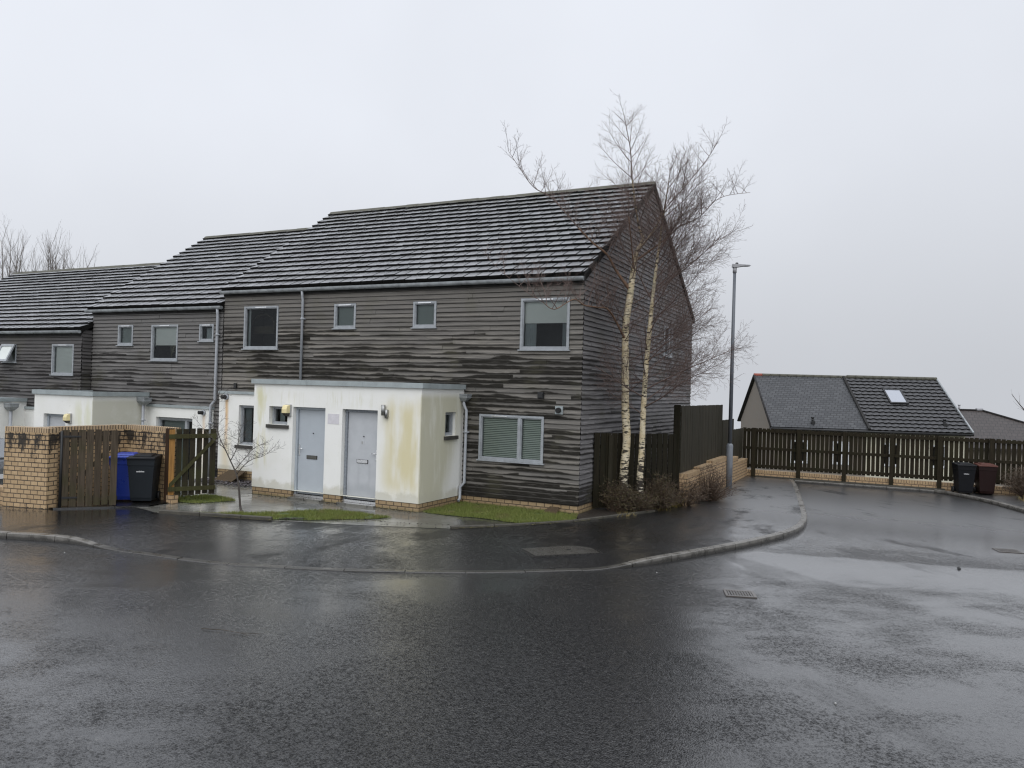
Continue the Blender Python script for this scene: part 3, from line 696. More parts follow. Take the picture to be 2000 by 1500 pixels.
# ------------------------------------------------------------------ HOUSE with the double porch
def house_one():
    h = thing('terraced_house', 'tall end terrace timber house with white double porch and two grey doors', 'house', (-5.3, 5, 0), group='timber-clad terraced houses')
    L, W = -10.70, 10.10; F = frame((0, 0, 0), (1, 0, 0), (0, -1, 0)); G = frame((0, 0, 0), (0, 1, 0), (1, 0, 0))
    wins = dict(A=(-9.94, -8.71, 3.61, 4.77), B=(-6.83, -6.14, 4.14, 4.77), C=(-4.41, -3.75, 4.14, 4.77), D=(-1.50, -.30, 3.61, 4.77), G=(-2.49, -.85, 1.06, 2.11))
    holes = list(wins.values())
    rng = random.Random(3)
    mb = MB(); ztop = 5.14
    ghole = [(6.52, 7.47, 3.82, 4.71), (8.36, 9.06, .9, 2.28)]
    ex = .012; bayh = [(-10.02, -9.23, .95, 2.08)]
    wall_holes(mb, F, L, 0, .0, ztop, [(a + ex, b - ex, c + ex, d - ex) for a, b, c, d in holes] + bayh, rev=.05, m=2, mr=2)
    wall_holes(mb, G, 0, W, .0, ztop, [(a + ex, b - ex, c + ex, d - ex) for a, b, c, d in ghole], rev=.05, m=2, mr=2)
    mb.poly([G(0, ztop), G(W, ztop), G(W / 2, 8.45)], 2)
    mb.poly([(L, 0, 0), (L, W, 0), (L, W, ztop), (L, W / 2, 8.45), (L, 0, ztop)], 2); mb.poly([(L, W, 0), (0, W, 0), (0, W, ztop), (L, W, ztop)], 2)
    wall = mb.build('wall', [M['black'], M['darkroom'], M['under']], h)
    mb = MB(); boards(mb, F, Z0C, ztop, lambda z: (L + .004, .022), [(a - .006, b + .006, c - .006, d + .006) for a, b, c, d in holes] + bayh, rng)
    mb.build('cladding', M['clad'], wall)
    slope = (8.45 - 5.22) / (W / 2)
    def lim(z):
        if z < 5.22: return (.0, W)
        q = (z - 5.22) / slope; return (q, W - q)
    mb = MB(); boards(mb, G, Z0C, 8.4, lim, [(a - .006, b + .006, c - .006, d + .006) for a, b, c, d in ghole], rng)
    g = mb.build('gable_cladding', M['gable'], wall)
    # brick base course
    mb = MB(); mb.box(-2.93, .012, -.012, .1, 0, .19); mb.box(-.1, .012, .1, W, 0, .19); mb.build('brick_plinth', M['brick'], wall)
    roof = tile_roof(h, L - .06, L - .52, .075, .075, -.10, 5.24, 5.05, 8.50, W + .1, 5.2, rng)
    mb = MB()
    for a, b in (((.0, -.11, 5.17), (.0, 5.05, 8.43)), ((.0, W + .1, 5.15), (.0, 5.05, 8.43))):
        a, b = V(a), V(b); mb.hexa([a + V((.045, 0, -.07)), a + V((.072, 0, -.07)), b + V((.072, 0, -.07)), b + V((.045, 0, -.07))], [a + V((.045, 0, .11)), a + V((.072, 0, .11)), b + V((.072, 0, .11)), b + V((.045, 0, .11))])
    mb.build('verge_trim', M['under'], roof)
    mb = MB(); mb.box(L, .02, -.055, .0, 5.06, 5.19); mb.build('fascia', M['under'], roof)
    gutter(h, L - .04, .05, -.125, 5.175)
    w, sh = window(h, F, *wins['A'], fill='none')
    sh('curtain', 'curtain', -9.88, -9.80, 3.67, 4.71, -.09)
    mb = MB(); ar = [(-9.55 + .42 * math.cos(t), 4.2 + .38 * math.sin(t)) for t in [math.pi * k / 14 for k in range(15)]]
    mb.tube([F(a, z, -.3) for a, z in ar], .022, 6); mb.box(-9.95, -9.15, .3, .36, 4.05, 4.25); mb.build('mirror', M['fence_panel'], w)
    for k in 'BC': window(h, F, *wins[k], fill='blind', bm='blind2')
    w, sh = window(h, F, *wins['D'], fill='blind', blindbot=.52)
    sh('curtain', 'curtain', -1.44, -1.16, 3.67, 4.3, -.12, .03); sh('curtain', 'curtain', -.52, -.36, 3.67, 4.3, -.12, .03)
    window(h, F, *wins['G'], fill='venetian', mull=(-1.455,))
    window(h, G, *ghole[0], fill='blind', d=.045, mull=(7.15,), bm='white')  # white sheet behind the glass stands in for reflected sky
    w, sh = window(h, G, *ghole[1], fill='none', d=.075, sill=None, vent=False, mat='white'); sh('blind', 'blind', 8.4, 9.0, .95, 2.2, -.02)
    mb = MB(); mb.fbox(G, 8.30, 9.12, 2.285, 2.34, .0, .13); mb.build('head_flashing', M['white'], w)
    mb = MB(); mb.tube([(.07, 4.30, 1.0), (.07, 4.30, 2.0)], .02, 8); mb.tube([(.0, 4.3, 2.0), (.07, 4.3, 2.0)], .02, 8); mb.build('vent_pipe', M['pipe'], h)
    # small things on the front
    mb = MB(); c = F(-.48, 2.27); mb.fbox(F, -.57, -.39, 2.18, 2.36, .03, .07, 1); mb.tube([F(-.48, 2.27, .07), F(-.48, 2.265, .14)], .06, 14, 0); mb.disc(F(-.48, 2.265, .1405), (0, -1, 0), .05, 14, 0)
    mb.build('boiler_flue', [M['black'], M['trim']], h)
    mb = MB(); mb.fbox(F, -1.0, -.86, 2.52, 2.66, .028, .085); mb.fbox(F, -.98, -.88, 2.535, 2.62, .085, .1); mb.build('vent_box', M['iron'], h)
    mb = MB(); mb.fbox(F, -10.21, -10.12, 2.52, 2.66, .028, .075); mb.build('vent_box', M['iron'], h)
    flue(h, -10.46, -.065, 2.27)
    # low white rendered bay between the downpipe and the porch
    B = frame((0, -.06, 0), (1, 0, 0), (0, -1, 0))
    bm = MB(); hole = (-10.0, -9.25, .97, 2.06); wall_holes(bm, B, -10.74, -7.68, .27, 2.36, [hole], rev=.13, m=0, mr=0, mp=1)
    bm.poly([(-10.74, -.06, .27), (-10.74, 0, .27), (-10.74, 0, 2.36), (-10.74, -.06, 2.36)])
    bay = bm.build('rendered_bay', [M['render'], M['darkroom']], h)
    mb = MB(); mb.box(-10.76, -7.7, -.10, .0, 2.36, 2.435); mb.build('roof_trim', M['trim'], bay)
    mb = MB(); mb.box(-10.73, -7.7, -.05, .0, .0, .272); mb.build('brick_plinth', M['brick'], bay)
    B2 = frame((0, .06, 0), (1, 0, 0), (0, -1, 0))
    w, sh = window(h, B2, *hole, fill='none', sill=None, vent=False, fw=.05, d=.04); sh('curtain', 'curtain', -9.95, -9.72, 1.02, 2.0, -.1, .03)
    mb = MB(); mb.fbox(B, -10.06, -9.2, .885, .966, -.13, .06); mb.build('sill', M['sill'], w)
    # double porch
    x0, x1, yf = -7.70, -2.92, -1.84
    Pf = frame((0, yf, 0), (1, 0, 0), (0, -1, 0)); Ps = frame((x1, 0, 0), (0, 1, 0), (1, 0, 0)); zt = 2.68
    d1 = (-6.473, -5.517, .05, 2.15); d2 = (-5.03, -4.058, .05, 2.15); sw = (-7.21, -6.64, 1.71, 2.14); ssw = (-.84, -.36, 1.60, 2.14)
    mb = MB(); zb = .19
    wall_holes(mb, Pf, x0, x1, zb, zt, [(d1[0], d1[1], zb, d1[3]), (d2[0], d2[1], zb, d2[3]), sw], rev=.14, pocket=.55)
    wall_holes(mb, Ps, yf, -.0, zb, zt, [ssw], rev=.12, pocket=.5)
    mb.poly([(x0, yf, zb), (x0, 0, zb), (x0, 0, zt), (x0, yf, zt)])
    porch = mb.build('porch', [M['render'], M['darkroom']], h)
    mb = MB(); i = .012; zc = .188
    for a, b in ((x0 + i, d1[0]), (d1[1], d2[0]), (d2[1], x1 - i)):
        mb = MB(); mb.box(a, b, yf + i, yf + .14, -.05, zc)
        if b == d1[0]: mb.box(x0 + i, x0 + .15, yf + .14, 0, -.05, zc)
        if a == d2[1]: mb.box(x1 - .15, x1 - i, yf + .14, 0, -.05, zc)
        mb.build('brick_plinth', M['brick'], porch)
    mb = MB(); o = .055; q = .14
    mb.box(x0 - o, x1 + o, yf - o, yf - o + q, zt - .012, zt + .10); mb.box(x1 + o - q, x1 + o, yf - o + q, -.036, zt - .012, zt + .10); mb.box(x0 - o, x0 - o + q, yf - o + q, -.036, zt - .012, zt + .10)
    for s in (-6.1, -4.5): mb.box(s - .002, s + .05, yf - o - .004, yf - o + q, zt - .014, zt + .104)
    mb.build('parapet_trim', M['trim'], porch)
    mb = MB(); mb.box(x0 + .05, x1 - .05, yf + .05, -.04, zt - .02, zt + .07); mb.build('flat_roof', M['roofing'], porch)
    mb = MB(); mb.box(x0 + .6, x1 - .6, yf + .45, yf + .5, 0, 2.5); mb.build('lobby_wall', M['darkroom'], porch)
    Pd = frame((0, yf + .17, 0), (1, 0, 0), (0, -1, 0))
    door(h, d1[0], d1[1], .085, d1[3], 0, 'door1', 'frame1', True, Pd, 'blue-grey door with dark letterbox, handle on its left')
    door(h, d2[0], d2[1], .085, d2[3], 0, 'door2', 'frame2', False, Pd, 'grey water-stained door with bright letterbox and worn frame', lp='iron')
    mb = MB(); mb.fbox(Pf, d1[1] - .96, d1[1] + .02, -.02, .052, -.3, .10); mb.fbox(Pf, d2[0] - .02, d2[1] + .02, -.02, .052, -.3, .10); mb.build('doorstep', M['slabs'], porch)
    Pw = frame((0, yf + .14, 0), (1, 0, 0), (0, -1, 0))
    w, sh = window(h, Pw, *sw, fill='none', sill=None, vent=False, fw=.045, d=.03); sh('curtain', 'blind2', -7.1, -6.95, 1.75, 2.1, -.12)
    mb = MB(); mb.fbox(Pf, sw[0] - .05, sw[1] + .05, sw[2] - .085, sw[2] - .003, -.12, .05); mb.build('sill', M['sill'], w)
    Pw = frame((x1 - .12, 0, 0), (0, 1, 0), (1, 0, 0))
    w, sh = window(h, Pw, *ssw, fill='none', sill=None, vent=False, fw=.045, d=.03); sh('curtain', 'curtain', -.8, -.4, 1.65, 2.1, -.12)
    mb = MB(); mb.fbox(Ps, ssw[0] - .05, ssw[1] + .05, ssw[2] - .085, ssw[2] - .003, -.12, .05); mb.build('sill', M['sill'], w)
    bulkhead(h, -6.60, yf, 2.07)
    mb = MB(); mb.tube([(-3.87, yf - .06, 2.05), (-3.87, yf - .06, 2.28)], .045, 14, 0); mb.tube([(-3.80, yf - .035, 1.99), (-3.80, yf - .035, 2.18)], .04, 12, 0); mb.fbox(Pf, -3.87, -3.77, 2.03, 2.17, 0, .03)
    mb.disc((-3.80, yf - .035, 1.9895), (0, 0, -1), .036, 12, 1); mb.build('wall_light', [M['steel'], M['iron']], h)
    mb = MB(); mb.fbox(Pf, -5.44, -5.12, 1.80, 2.03, .0, .006); mb.build('plaster_patch', M['patch'], h)
    mb = MB(); mb.fbox(Pd, -4.60, -4.50, 1.36, 1.45, .018, .0215); mb.fbox(Pd, -4.585, -4.545, 1.375, 1.435, .0215, .023, 1); mb.build('door_number', [M['door2'], M['lampgrey']], h)
    dp = downpipe(h, [(-7.83, -.125, 5.12), (-7.83, -.11, 5.0), (-7.83, -.085, 4.9), (-7.83, -.085, 2.74)])
    px, py = -2.80, -.14
    dp = downpipe(h, [(px - .05, py, 2.42), (px - .05, py, 2.32), (px + .02, py, 2.18), (px + .02, py, .50), (px - .06, py - .05, .40), (px - .06, py - .05, .14), (px - .06, py - .12, .08)])
    hopper(dp, px - .05, py, 2.56)
    return h
house_one()

# ------------------------------------------------------------------ middle house
def house_two():
    h = thing('terraced_house', 'middle timber terraced house with a lower roof and small porch behind the brick bin store', 'house', (-13.5, 5, -.45), group='timber-clad terraced houses')
    L, Rr, W = -16.26, -10.71, 10.1; F = frame((0, 0, 0), (1, 0, 0), (0, -1, 0)); rng = random.Random(5); ztop = 4.74
    wins = [(-15.08, -14.41, 3.71, 4.32), (-13.61, -12.50, 3.26, 4.31), (-11.64, -11.08, 3.82, 4.31)]; ex = .012
    mb = MB(); wall_holes(mb, F, L, Rr, -.5, ztop, [(a + ex, b - ex, c + ex, d - ex) for a, b, c, d in wins] + [(-13.28, -11.75, -.32, 1.63)], rev=.05, m=2, mr=2)
    mb.poly([(L, 0, -.5), (L, W, -.5), (L, W, ztop), (L, W / 2, 8.0), (L, 0, ztop)], 2)
    wall = mb.build('wall', [M['black'], M['darkroom'], M['under']], h)
    mb = MB(); boards(mb, F, Z0C, ztop, lambda z: (L + .004, Rr - .02), [(a - .006, b + .006, c - .006, d + .006) for a, b, c, d in wins] + [(-13.28, -11.75, -.32, 1.63)], rng)
    mb.build('cladding', M['clad2'], wall)
    roof = tile_roof(h, L - .18, L - .85, Rr + .02, Rr - .42, -.10, 4.83, 5.05, 8.03, W + .1, 4.8, rng)
    mb = MB(); mb.box(L, Rr, -.055, 0, 4.64, 4.78); mb.build('fascia', M['under'], roof)
    gutter(h, L - .2, Rr + .0, -.125, 4.765)
    window(h, F, *wins[0], fill='blind', bm='blind2')
    w, sh = window(h, F, *wins[1], fill='blind', blindbot=.42)
    mb = MB(); r2 = random.Random(2)
    for k in range(9):
        a = r2.uniform(-.2, .2); zz = r2.uniform(3.55, 3.95)
        mb.tube([F(-12.95, 3.32, -.14), F(-12.95 + a * .5, lerp(3.3, zz, .6), -.14), F(-12.95 + a, zz, -.13)], .006, 4)
        for q in range(3):
            c = F(-12.95 + a + r2.uniform(-.05, .05), zz + r2.uniform(-.12, .03), -.12); mb.poly([c + V((-.05, 0, 0)), c + V((0, -.01, .025)), c + V((.05, 0, 0)), c + V((0, -.01, -.03))])
    mb.build('window_plant', M['leafdark'], w)
    w, sh = window(h, F, *wins[2], fill='none'); sh('curtain', 'curtain', -11.5, -11.14, 3.87, 4.2, -.12, .02)
    B = frame((0, -.06, 0), (1, 0, 0), (0, -1, 0)); hole = (-13.26, -11.77, -.3, 1.61)
    mb = MB(); wall_holes(mb, B, -13.75, -10.98, -.5, 1.90, [hole], rev=.15, pocket=.6)
    mb.poly([(-10.98, -.06, -.5), (-10.98, 0, -.5), (-10.98, 0, 1.9), (-10.98, -.06, 1.9)])
    bay = mb.build('rendered_bay', [M['render'], M['darkroom']], h)
    mb = MB(); mb.box(-13.72, -10.96, -.10, .0, 1.90, 1.975); mb.build('roof_trim', M['trim'], bay)
    B2 = frame((0, .07, 0), (1, 0, 0), (0, -1, 0))
    w, sh = window(h, B2, *hole, fill='none', sill=None, vent=False, fw=.07, d=.04, mull=(-12.12,)); sh('blind', 'blind2', -13.2, -12.15, -.2, 1.52, -.1)
    flue(h, -11.32, -.065, 1.80, .05)
    x0, x1, yf, zt = -16.22, -13.65, -1.80, 2.20
    Pf = frame((0, yf, 0), (1, 0, 0), (0, -1, 0)); dh = (-15.78, -14.80, -.5, 1.635)
    mb = MB(); wall_holes(mb, Pf, x0, x1, -.5, zt, [dh], rev=.14, pocket=.5)
    mb.poly([(x1, yf, -.5), (x1, 0, -.5), (x1, 0, zt), (x1, yf, zt)]); mb.poly([(x0, yf, -.5), (x0, 0, -.5), (x0, 0, zt), (x0, yf, zt)])
    porch = mb.build('porch', [M['render'], M['darkroom']], h); o = .055; q = .14
    mb = MB(); mb.box(x0 - o, x1 + o, yf - o, yf - o + q, zt - .012, zt + .11); mb.box(x1 + o - q, x1 + o, yf - o + q, -.036, zt - .012, zt + .11); mb.box(x0 - o, x0 - o + q, yf - o + q, -.036, zt - .012, zt + .11); mb.build('parapet_trim', M['trim'], porch)
    mb = MB(); mb.box(x0 + .05, x1 - .05, yf + .05, -.04, zt - .02, zt + .08); mb.build('flat_roof', M['roofing'], porch)
    Pd = frame((0, yf + .17, 0), (1, 0, 0), (0, -1, 0)); door(h, dh[0], dh[1], -.42, dh[3], 0, 'door2', 'frame1', True, Pd)
    bulkhead(h, -14.60, yf, 1.55)
    dp = downpipe(h, [(-13.52, -.3, 2.0), (-13.52, -.3, .2), (-13.52, -.3, -.5)], .04); hopper(dp, -13.50, -.3, 2.16, 1.25)
    dp = downpipe(h, [(-10.86, -.125, 4.72), (-10.86, -.11, 4.6), (-10.86, -.10, 4.5), (-10.87, -.10, 2.16), (-10.98, -.14, 2.02), (-10.99, -.14, .02)], .04)
    return h
house_two()
# ------------------------------------------------------------------ far-left house
def house_three():
    h = thing('terraced_house', 'leftmost timber terraced house with the lowest roof and a tilted open window', 'house', (-20, 5, -.9), group='timber-clad terraced houses')
    L, Rr, W, y0 = -28.0, -16.28, 10.1, -.35; F = frame((0, y0, 0), (1, 0, 0), (0, -1, 0)); G = frame((Rr, 0, 0), (0, 1, 0), (1, 0, 0)); rng = random.Random(8); ztop = 4.07
    wins = [(-20.2, -19.5, 3.13, 3.72), (-17.68, -16.62, 2.76, 3.72)]; ex = .012
    mb = MB(); wall_holes(mb, F, L, Rr, -1., ztop, [(a + ex, b - ex, c + ex, d - ex) for a, b, c, d in wins] + [(-17.52, -16.78, -.22, 1.30)], rev=.05, m=2, mr=2)
    mb.poly([(Rr, y0, -1), (Rr, 0, -1), (Rr, 0, ztop), (Rr, y0, ztop)], 2); mb.poly([(L, y0, -1), (L, W, -1), (L, W, ztop), (L, W / 2, 7.1), (L, y0, ztop)], 2)
    wall = mb.build('wall', [M['black'], M['darkroom'], M['under']], h)
    mb = MB(); boards(mb, F, Z0C, ztop, lambda z: (L, Rr + .02), [(a - .006, b + .006, c - .006, d + .006) for a, b, c, d in wins] + [(-17.52, -16.78, -.22, 1.30)], rng)
    boards(mb, G, Z0C, ztop + .1, lambda z: (y0, -.03), [], rng); mb.build('cladding', M['clad3'], wall)
    roof = tile_roof(h, L - .1, L - .65, Rr + .06, Rr + .06, y0 - .10, 4.17, 5.05, 7.16, W + .1, 4.1, rng)
    mb = MB(); mb.box(L, Rr, y0 - .055, y0, 3.97, 4.12); mb.build('fascia', M['under'], roof)
    gutter(h, L, Rr + .04, y0 - .125, 4.105)
    window(h, F, *wins[1], fill='blind')
    # pivoted sash standing open
    w, sh = window(h, F, *wins[0], fill='blind', opened=True, vent=False)
    mb = MB(); P0 = F; a, b, c, d = wins[0]
    def T(u, z, q): t = (d - z) / (d - c); return F(u - .0, z + .02 * t, .045 + .26 * t + q)
    def bar(u0, u1, z0, z1): mb.hexa([T(u0, z0, 0), T(u1, z0, 0), T(u1, z0, .05), T(u0, z0, .05)], [T(u0, z1, 0), T(u1, z1, 0), T(u1, z1, .05), T(u0, z1, .05)])
    bar(a, b, d - .07, d); bar(a, b, c, c + .07); bar(a, a + .07, c + .07, d - .07); bar(b - .07, b, c + .07, d - .07)
    mb.build('open_sash', M['frame'], w)
    mb = MB(); mb.poly([T(a + .07, c + .07, .02), T(b - .07, c + .07, .02), T(b - .07, d - .07, .02), T(a + .07, d - .07, .02)]); mb.build('frosted_pane', M['blind'], w)
    B = frame((0, y0 - .06, 0), (1, 0, 0), (0, -1, 0)); hole = (-17.5, -16.8, -.2, 1.28)
    mb = MB(); wall_holes(mb, B, -19.0, Rr + .0, -1, 1.64, [hole], rev=.14, pocket=.6); mb.poly([(Rr, y0 - .06, -1), (Rr, y0, -1), (Rr, y0, 1.64), (Rr, y0 - .06, 1.64)])
    bay = mb.build('rendered_bay', [M['render'], M['darkroom']], h)
    mb = MB(); mb.box(-19.0, Rr + .02, y0 - .10, y0, 1.64, 1.715); mb.build('roof_trim', M['trim'], bay)
    window(h, frame((0, y0 + .07, 0), (1, 0, 0), (0, -1, 0)), *hole, fill='blind', sill=None, vent=False, bm='blind2')
    x0, x1, yf, zt = -22.4, -18.88, -2.1, 1.87
    mb = MB(); mb.box(x0, x1, yf, y0, -1, zt); porch = mb.build('porch', M['render'], h); o = .055
    mb = MB(); mb.box(x0 - o, x1 + o, yf - o, y0 - .036, zt + .002, zt + .11); mb.build('parapet_trim', M['trim'], porch)
    dp = downpipe(h, [(-18.74, -.95, 1.6), (-18.74, -.95, .2), (-18.74, -.95, -.9)], .05); hopper(dp, -18.74, -.95, 1.82, 1.35)
    return h
house_three()
# ------------------------------------------------------------------ ground, road, pavement, kerb
PAIR = [((-16, -6.2), (-16, -10.9), 0), ((-10.4, -6.25), (-12, -9.45), 0), ((-9.15, -5.8), (-9, -8.36), 0), ((-8.0, -4.75), (-7.52, -7.82), 0),
        ((-7.07, -4.99), (-6.36, -7.47), 0), ((-5.9, -4.66), (-5.15, -7.44), -.088), ((-4.71, -4.33), (-3.27, -7.27), -.09), ((-3.04, -3.77), (-2.41, -7.02), -.09),
        ((-2.2, -3.4), (-.98, -6.45), -.09), ((-1.39, -3.07), (.35, -5.7), -.09), ((-.54, -2.13), (1.63, -4.74), -.09), ((-.1, -1.5), (2.18, -4.2), -.08), ((.29, -.96), (2.66, -3.5), -.012),
        ((.78, .19), (3.3, -2.1), 0), ((1.33, 1.46), (3.84, -.81), 0), ((1.5, 2.74), (4.38, .87), 0), ((1.5, 4), (4.47, 2.44), 0), ((1.5, 6), (4.23, 4.57), 0), ((1.5, 9), (3.57, 9.19), 0), ((1.5, 11.25), (3.21, 11.25), 0)]
NS = 8
KC = catmull([(k[0], k[1], z) for b, k, z in PAIR], NS)
BC = [V((lerp(PAIR[i][0][0], PAIR[i + 1][0][0], k / NS), lerp(PAIR[i][0][1], PAIR[i + 1][0][1], k / NS), 0)) for i in range(len(PAIR) - 1) for k in range(NS)] + [V((*PAIR[-1][0], 0))]
for p in KC: p.z = min(0, max(-.09, p.z))
def kin(i):
    t = KC[min(i + 1, len(KC) - 1)] - KC[max(i - 1, 0)]; t.z = 0; t.normalize(); return V((-t.y, t.x, 0))
def build_ground():
    mb = MB(); xs = [-200, -120, -70, -45, -34, -28, -24, -20, -17, -15, -14, -13, -12.4, -11.8, -11.2, -10.6, -9, -5, 0, 5, 8, 12, 16, 22, 30, 45, 70, 120, 200]
    ys = [-200, -120, -70, -40, -20, -12, -8, -6, -5.2, -4.6, -4, -3, -1, 2, 5, 8, 10, 11.3, 12, 13, 14, 15.5, 17, 19, 22, 26, 32, 40, 60, 90, 140, 220]
    def gz(x, y):
        z = -.14
        if y > 11.3 and x > -1: z -= 2.2 * min(1, (y - 11.3) / 6)
        elif y > 11.3: z -= 2.2 * min(1, (y - 11.3) / 6) * min(1, max(0, (x + 12) / 11))
        q = min(1, max(0, (-10.6 - x) / 2.4)) * min(1, max(0, (y + 5.4) / 1.4)); z -= .36 * q
        if y > 28: z -= .22 * (y - 28)
        return z
    n = len(xs)
    for y in ys:
        for x in xs: mb.v.append((x, y, gz(x, y)))
    for j in range(len(ys) - 1):
        for i in range(n - 1): mb.f.append((j * n + i, j * n + i + 1, (j + 1) * n + i + 1, (j + 1) * n + i)); mb.m.append(0); mb.sm.append(True)
    kind(mb.build('ground', M['ground']), 'structure')
    # road : one sheet, tucked under the kerb
    land = [(p.x, p.y) for p in KC] + [(3.21, 30), (-40, 30), (-40, -10.9)]
    def inside(x, y, poly):
        c = False; j = len(poly) - 1
        for i in range(len(poly)):
            xi, yi = poly[i]; xj, yj = poly[j]
            if (yi > y) != (yj > y) and x < (xj - xi) * (y - yi) / (yj - yi) + xi: c = not c
            j = i
        return c
    mb = MB(); st = .35; X0, X1, Y0, Y1 = -24, 26, -26, 11.2
    nx = int((X1 - X0) / st); ny = int((Y1 - Y0) / st); idx = {}
    def hz(x, y): return -.102 + .008 * mnoise.noise(V((x * .22, y * .22, 3))) + .003 * mnoise.noise(V((x * .8, y * .8, 1)))
    def vid(i, j):
        if (i, j) not in idx:
            x = X0 + i * st; y = min(Y0 + j * st, Y1); idx[i, j] = len(mb.v); mb.v.append((x, y, hz(x, y)))
        return idx[i, j]
    for j in range(ny + 1):
        for i in range(nx):
            cs = [(X0 + (i + a) * st, Y0 + (j + b) * st) for a in (0, 1) for b in (0, 1)]
            if all(inside(x, y, land) for x, y in cs): continue
            mb.f.append((vid(i, j), vid(i + 1, j), vid(i + 1, j + 1), vid(i, j + 1))); mb.m.append(0); mb.sm.append(True)
    kind(mb.build('road', M['road']), 'structure')
    # pavement
    mb = MB(); nw = 14; kw = .125
    for i, (b, k) in enumerate(zip(BC, KC)):
        e = k + kin(i) * kw; e.z = k.z - .004
        for j in range(nw + 1):
            t = j / nw; p = b.lerp(e, t)
            p.z = (k.z - .004) * max(0, (t - .25) / .75) ** 1.3 + .006 * mnoise.noise(V((p.x * .5, p.y * .5, 9)))* (1 if 0 < t < 1 else 0)
            if t < .001: p.z = 0
            mb.v.append(tuple(p))
    for i in range(len(KC) - 1):
        for j in range(nw):
            a = i * (nw + 1) + j; mb.f.append((a, a + 1, a + nw + 2, a + nw + 1)); mb.m.append(0); mb.sm.append(True)
    kind(mb.build('pavement', M['pavement']), 'structure')
    # kerb stones
    def stones(path, name, length, w, top, bot, inward, gap=.014, ch=.012, m='kerb'):
        mb = MB(); acc = 0; i = 0; L = [0]
        for a, b in zip(path, path[1:]): L.append(L[-1] + (b - a).length)
        def at(s):
            s = min(max(s, 0), L[-1]); k = 0
            while k < len(L) - 2 and L[k + 1] < s: k += 1
            t = (s - L[k]) / max(1e-6, L[k + 1] - L[k]); p = path[k].lerp(path[k + 1], t)
            a = path[max(k - 1, 0)]; b = path[min(k + 2, len(path) - 1)]; d = (b - a); d.z = 0; d.normalize(); return p, V((-d.y, d.x, 0)) * inward
        s = 0
        while s < L[-1] - .05:
            e = min(s + length, L[-1]); m_ = 3; dz = rnd.uniform(-.004, .004)
            for q in range(m_):
                A, na = at(s + gap / 2 + (e - s - gap) * q / m_); B, nb = at(s + gap / 2 + (e - s - gap) * (q + 1) / m_)
                def prof(p, n): 
                    t = p.z + top + dz; return [V((p.x, p.y, bot)), V((p.x, p.y, t - ch)) , V((p.x, p.y, t)) + n * ch, V((p.x, p.y, t)) + n * w, V((p.x, p.y, bot)) + n * w]
                pa, pb = prof(A, na), prof(B, nb)
                for u in range(4): mb.poly([pa[u], pb[u], pb[u + 1], pa[u + 1]])
                if q == 0: mb.poly(pa)
                if q == m_ - 1: mb.poly(pb)
            s = e
        return kind(mb.build(name, M[m]), 'structure')
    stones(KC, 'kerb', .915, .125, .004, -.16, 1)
    def cum(a, b): return [p.copy() for p in BC[a * NS:b * NS + 1]]
    stones(cum(4, 6), 'garden_edging', .9, .06, .07, -.1, 1, m='edging')
    stones(cum(9, 14), 'garden_edging', .9, .06, .045, -.1, 1, m='edging')
    # moss along the edging
    mb = MB()
    mp = cum(9, 14); mq = cum(5, 6)
    for a_, b_ in list(zip(mp, mp[1:])) + list(zip(mq, mq[1:])):
        for q in range(int((b_ - a_).length * 42)):
            c = a_.lerp(b_, rnd.random()); dn = (b_ - a_).normalized(); c = c + V((dn.y, -dn.x, 0)) * abs(rnd.gauss(.015, .022)); r = rnd.uniform(.006, .020)
            if mnoise.noise(c * 1.7) < -.12: continue
            mb.poly([c + V((r * math.cos(a) * rnd.uniform(.6, 1.2), r * math.sin(a) * rnd.uniform(.6, 1.2), .012 + rnd.uniform(0, .006))) for a in [k * 1.047 for k in range(6)]])
    kind(mb.build('moss', M['moss']), 'stuff', 'yellow-green moss along the garden edging', 'moss')
    # second pavement by the far bins
    K2 = catmull([(7.3, 11.22, 0), (7.75, 10.75, 0), (8.51, 9.57, 0), (9.19, 7.79, 0), (10.1, 5.2, 0), (12.5, 1, 0)], 8)
    mb = MB(); mb.poly([tuple(p + V((.06, .03, -.004))) for p in K2] + [(26, 1, -.004), (26, 11.22, -.004)]); kind(mb.build('pavement', M['pavement']), 'structure')
    stones(K2, 'kerb', .915, .125, .004, -.16, 1)
    stones([V((3.25, 11.24, 0)), V((5, 11.24, 0)), V((7.35, 11.24, 0))], 'kerb', .915, .1, -.02, -.16, 1)
    # front gardens: slabs, lawns, slate, soil
    mb = MB(); slab = [(-10.9, -4.0), (-8.0, -4.75), (-7.07, -4.99), (-4.71, -4.33), (-3.04, -3.77), (-1.39, -3.07), (-.54, -2.13), (.29, -.96), (.78, .19), (1.33, 1.46), (1.5, 2.74), (1.45, 9), (0, 9.0), (0, 0), (-10.9, 0)]
    mb.poly([(x, y, .004) for x, y in slab]); kind(mb.build('paving', M['slabs']), 'structure')
    mb = MB(); mb.poly([(-9.75, -5.95, .03), (-9.1, -5.85, .03), (-7.9, -4.55, .03), (-8.0, -3.8, .03), (-9.75, -3.8, .03)]); mb.poly([(-9.1, -5.85, .03), (-7.9, -4.55, .03), (-7.9, -4.55, -.05), (-9.1, -5.85, -.05)]); kind(mb.build('bin_store_slab', M['pavement']), 'structure')
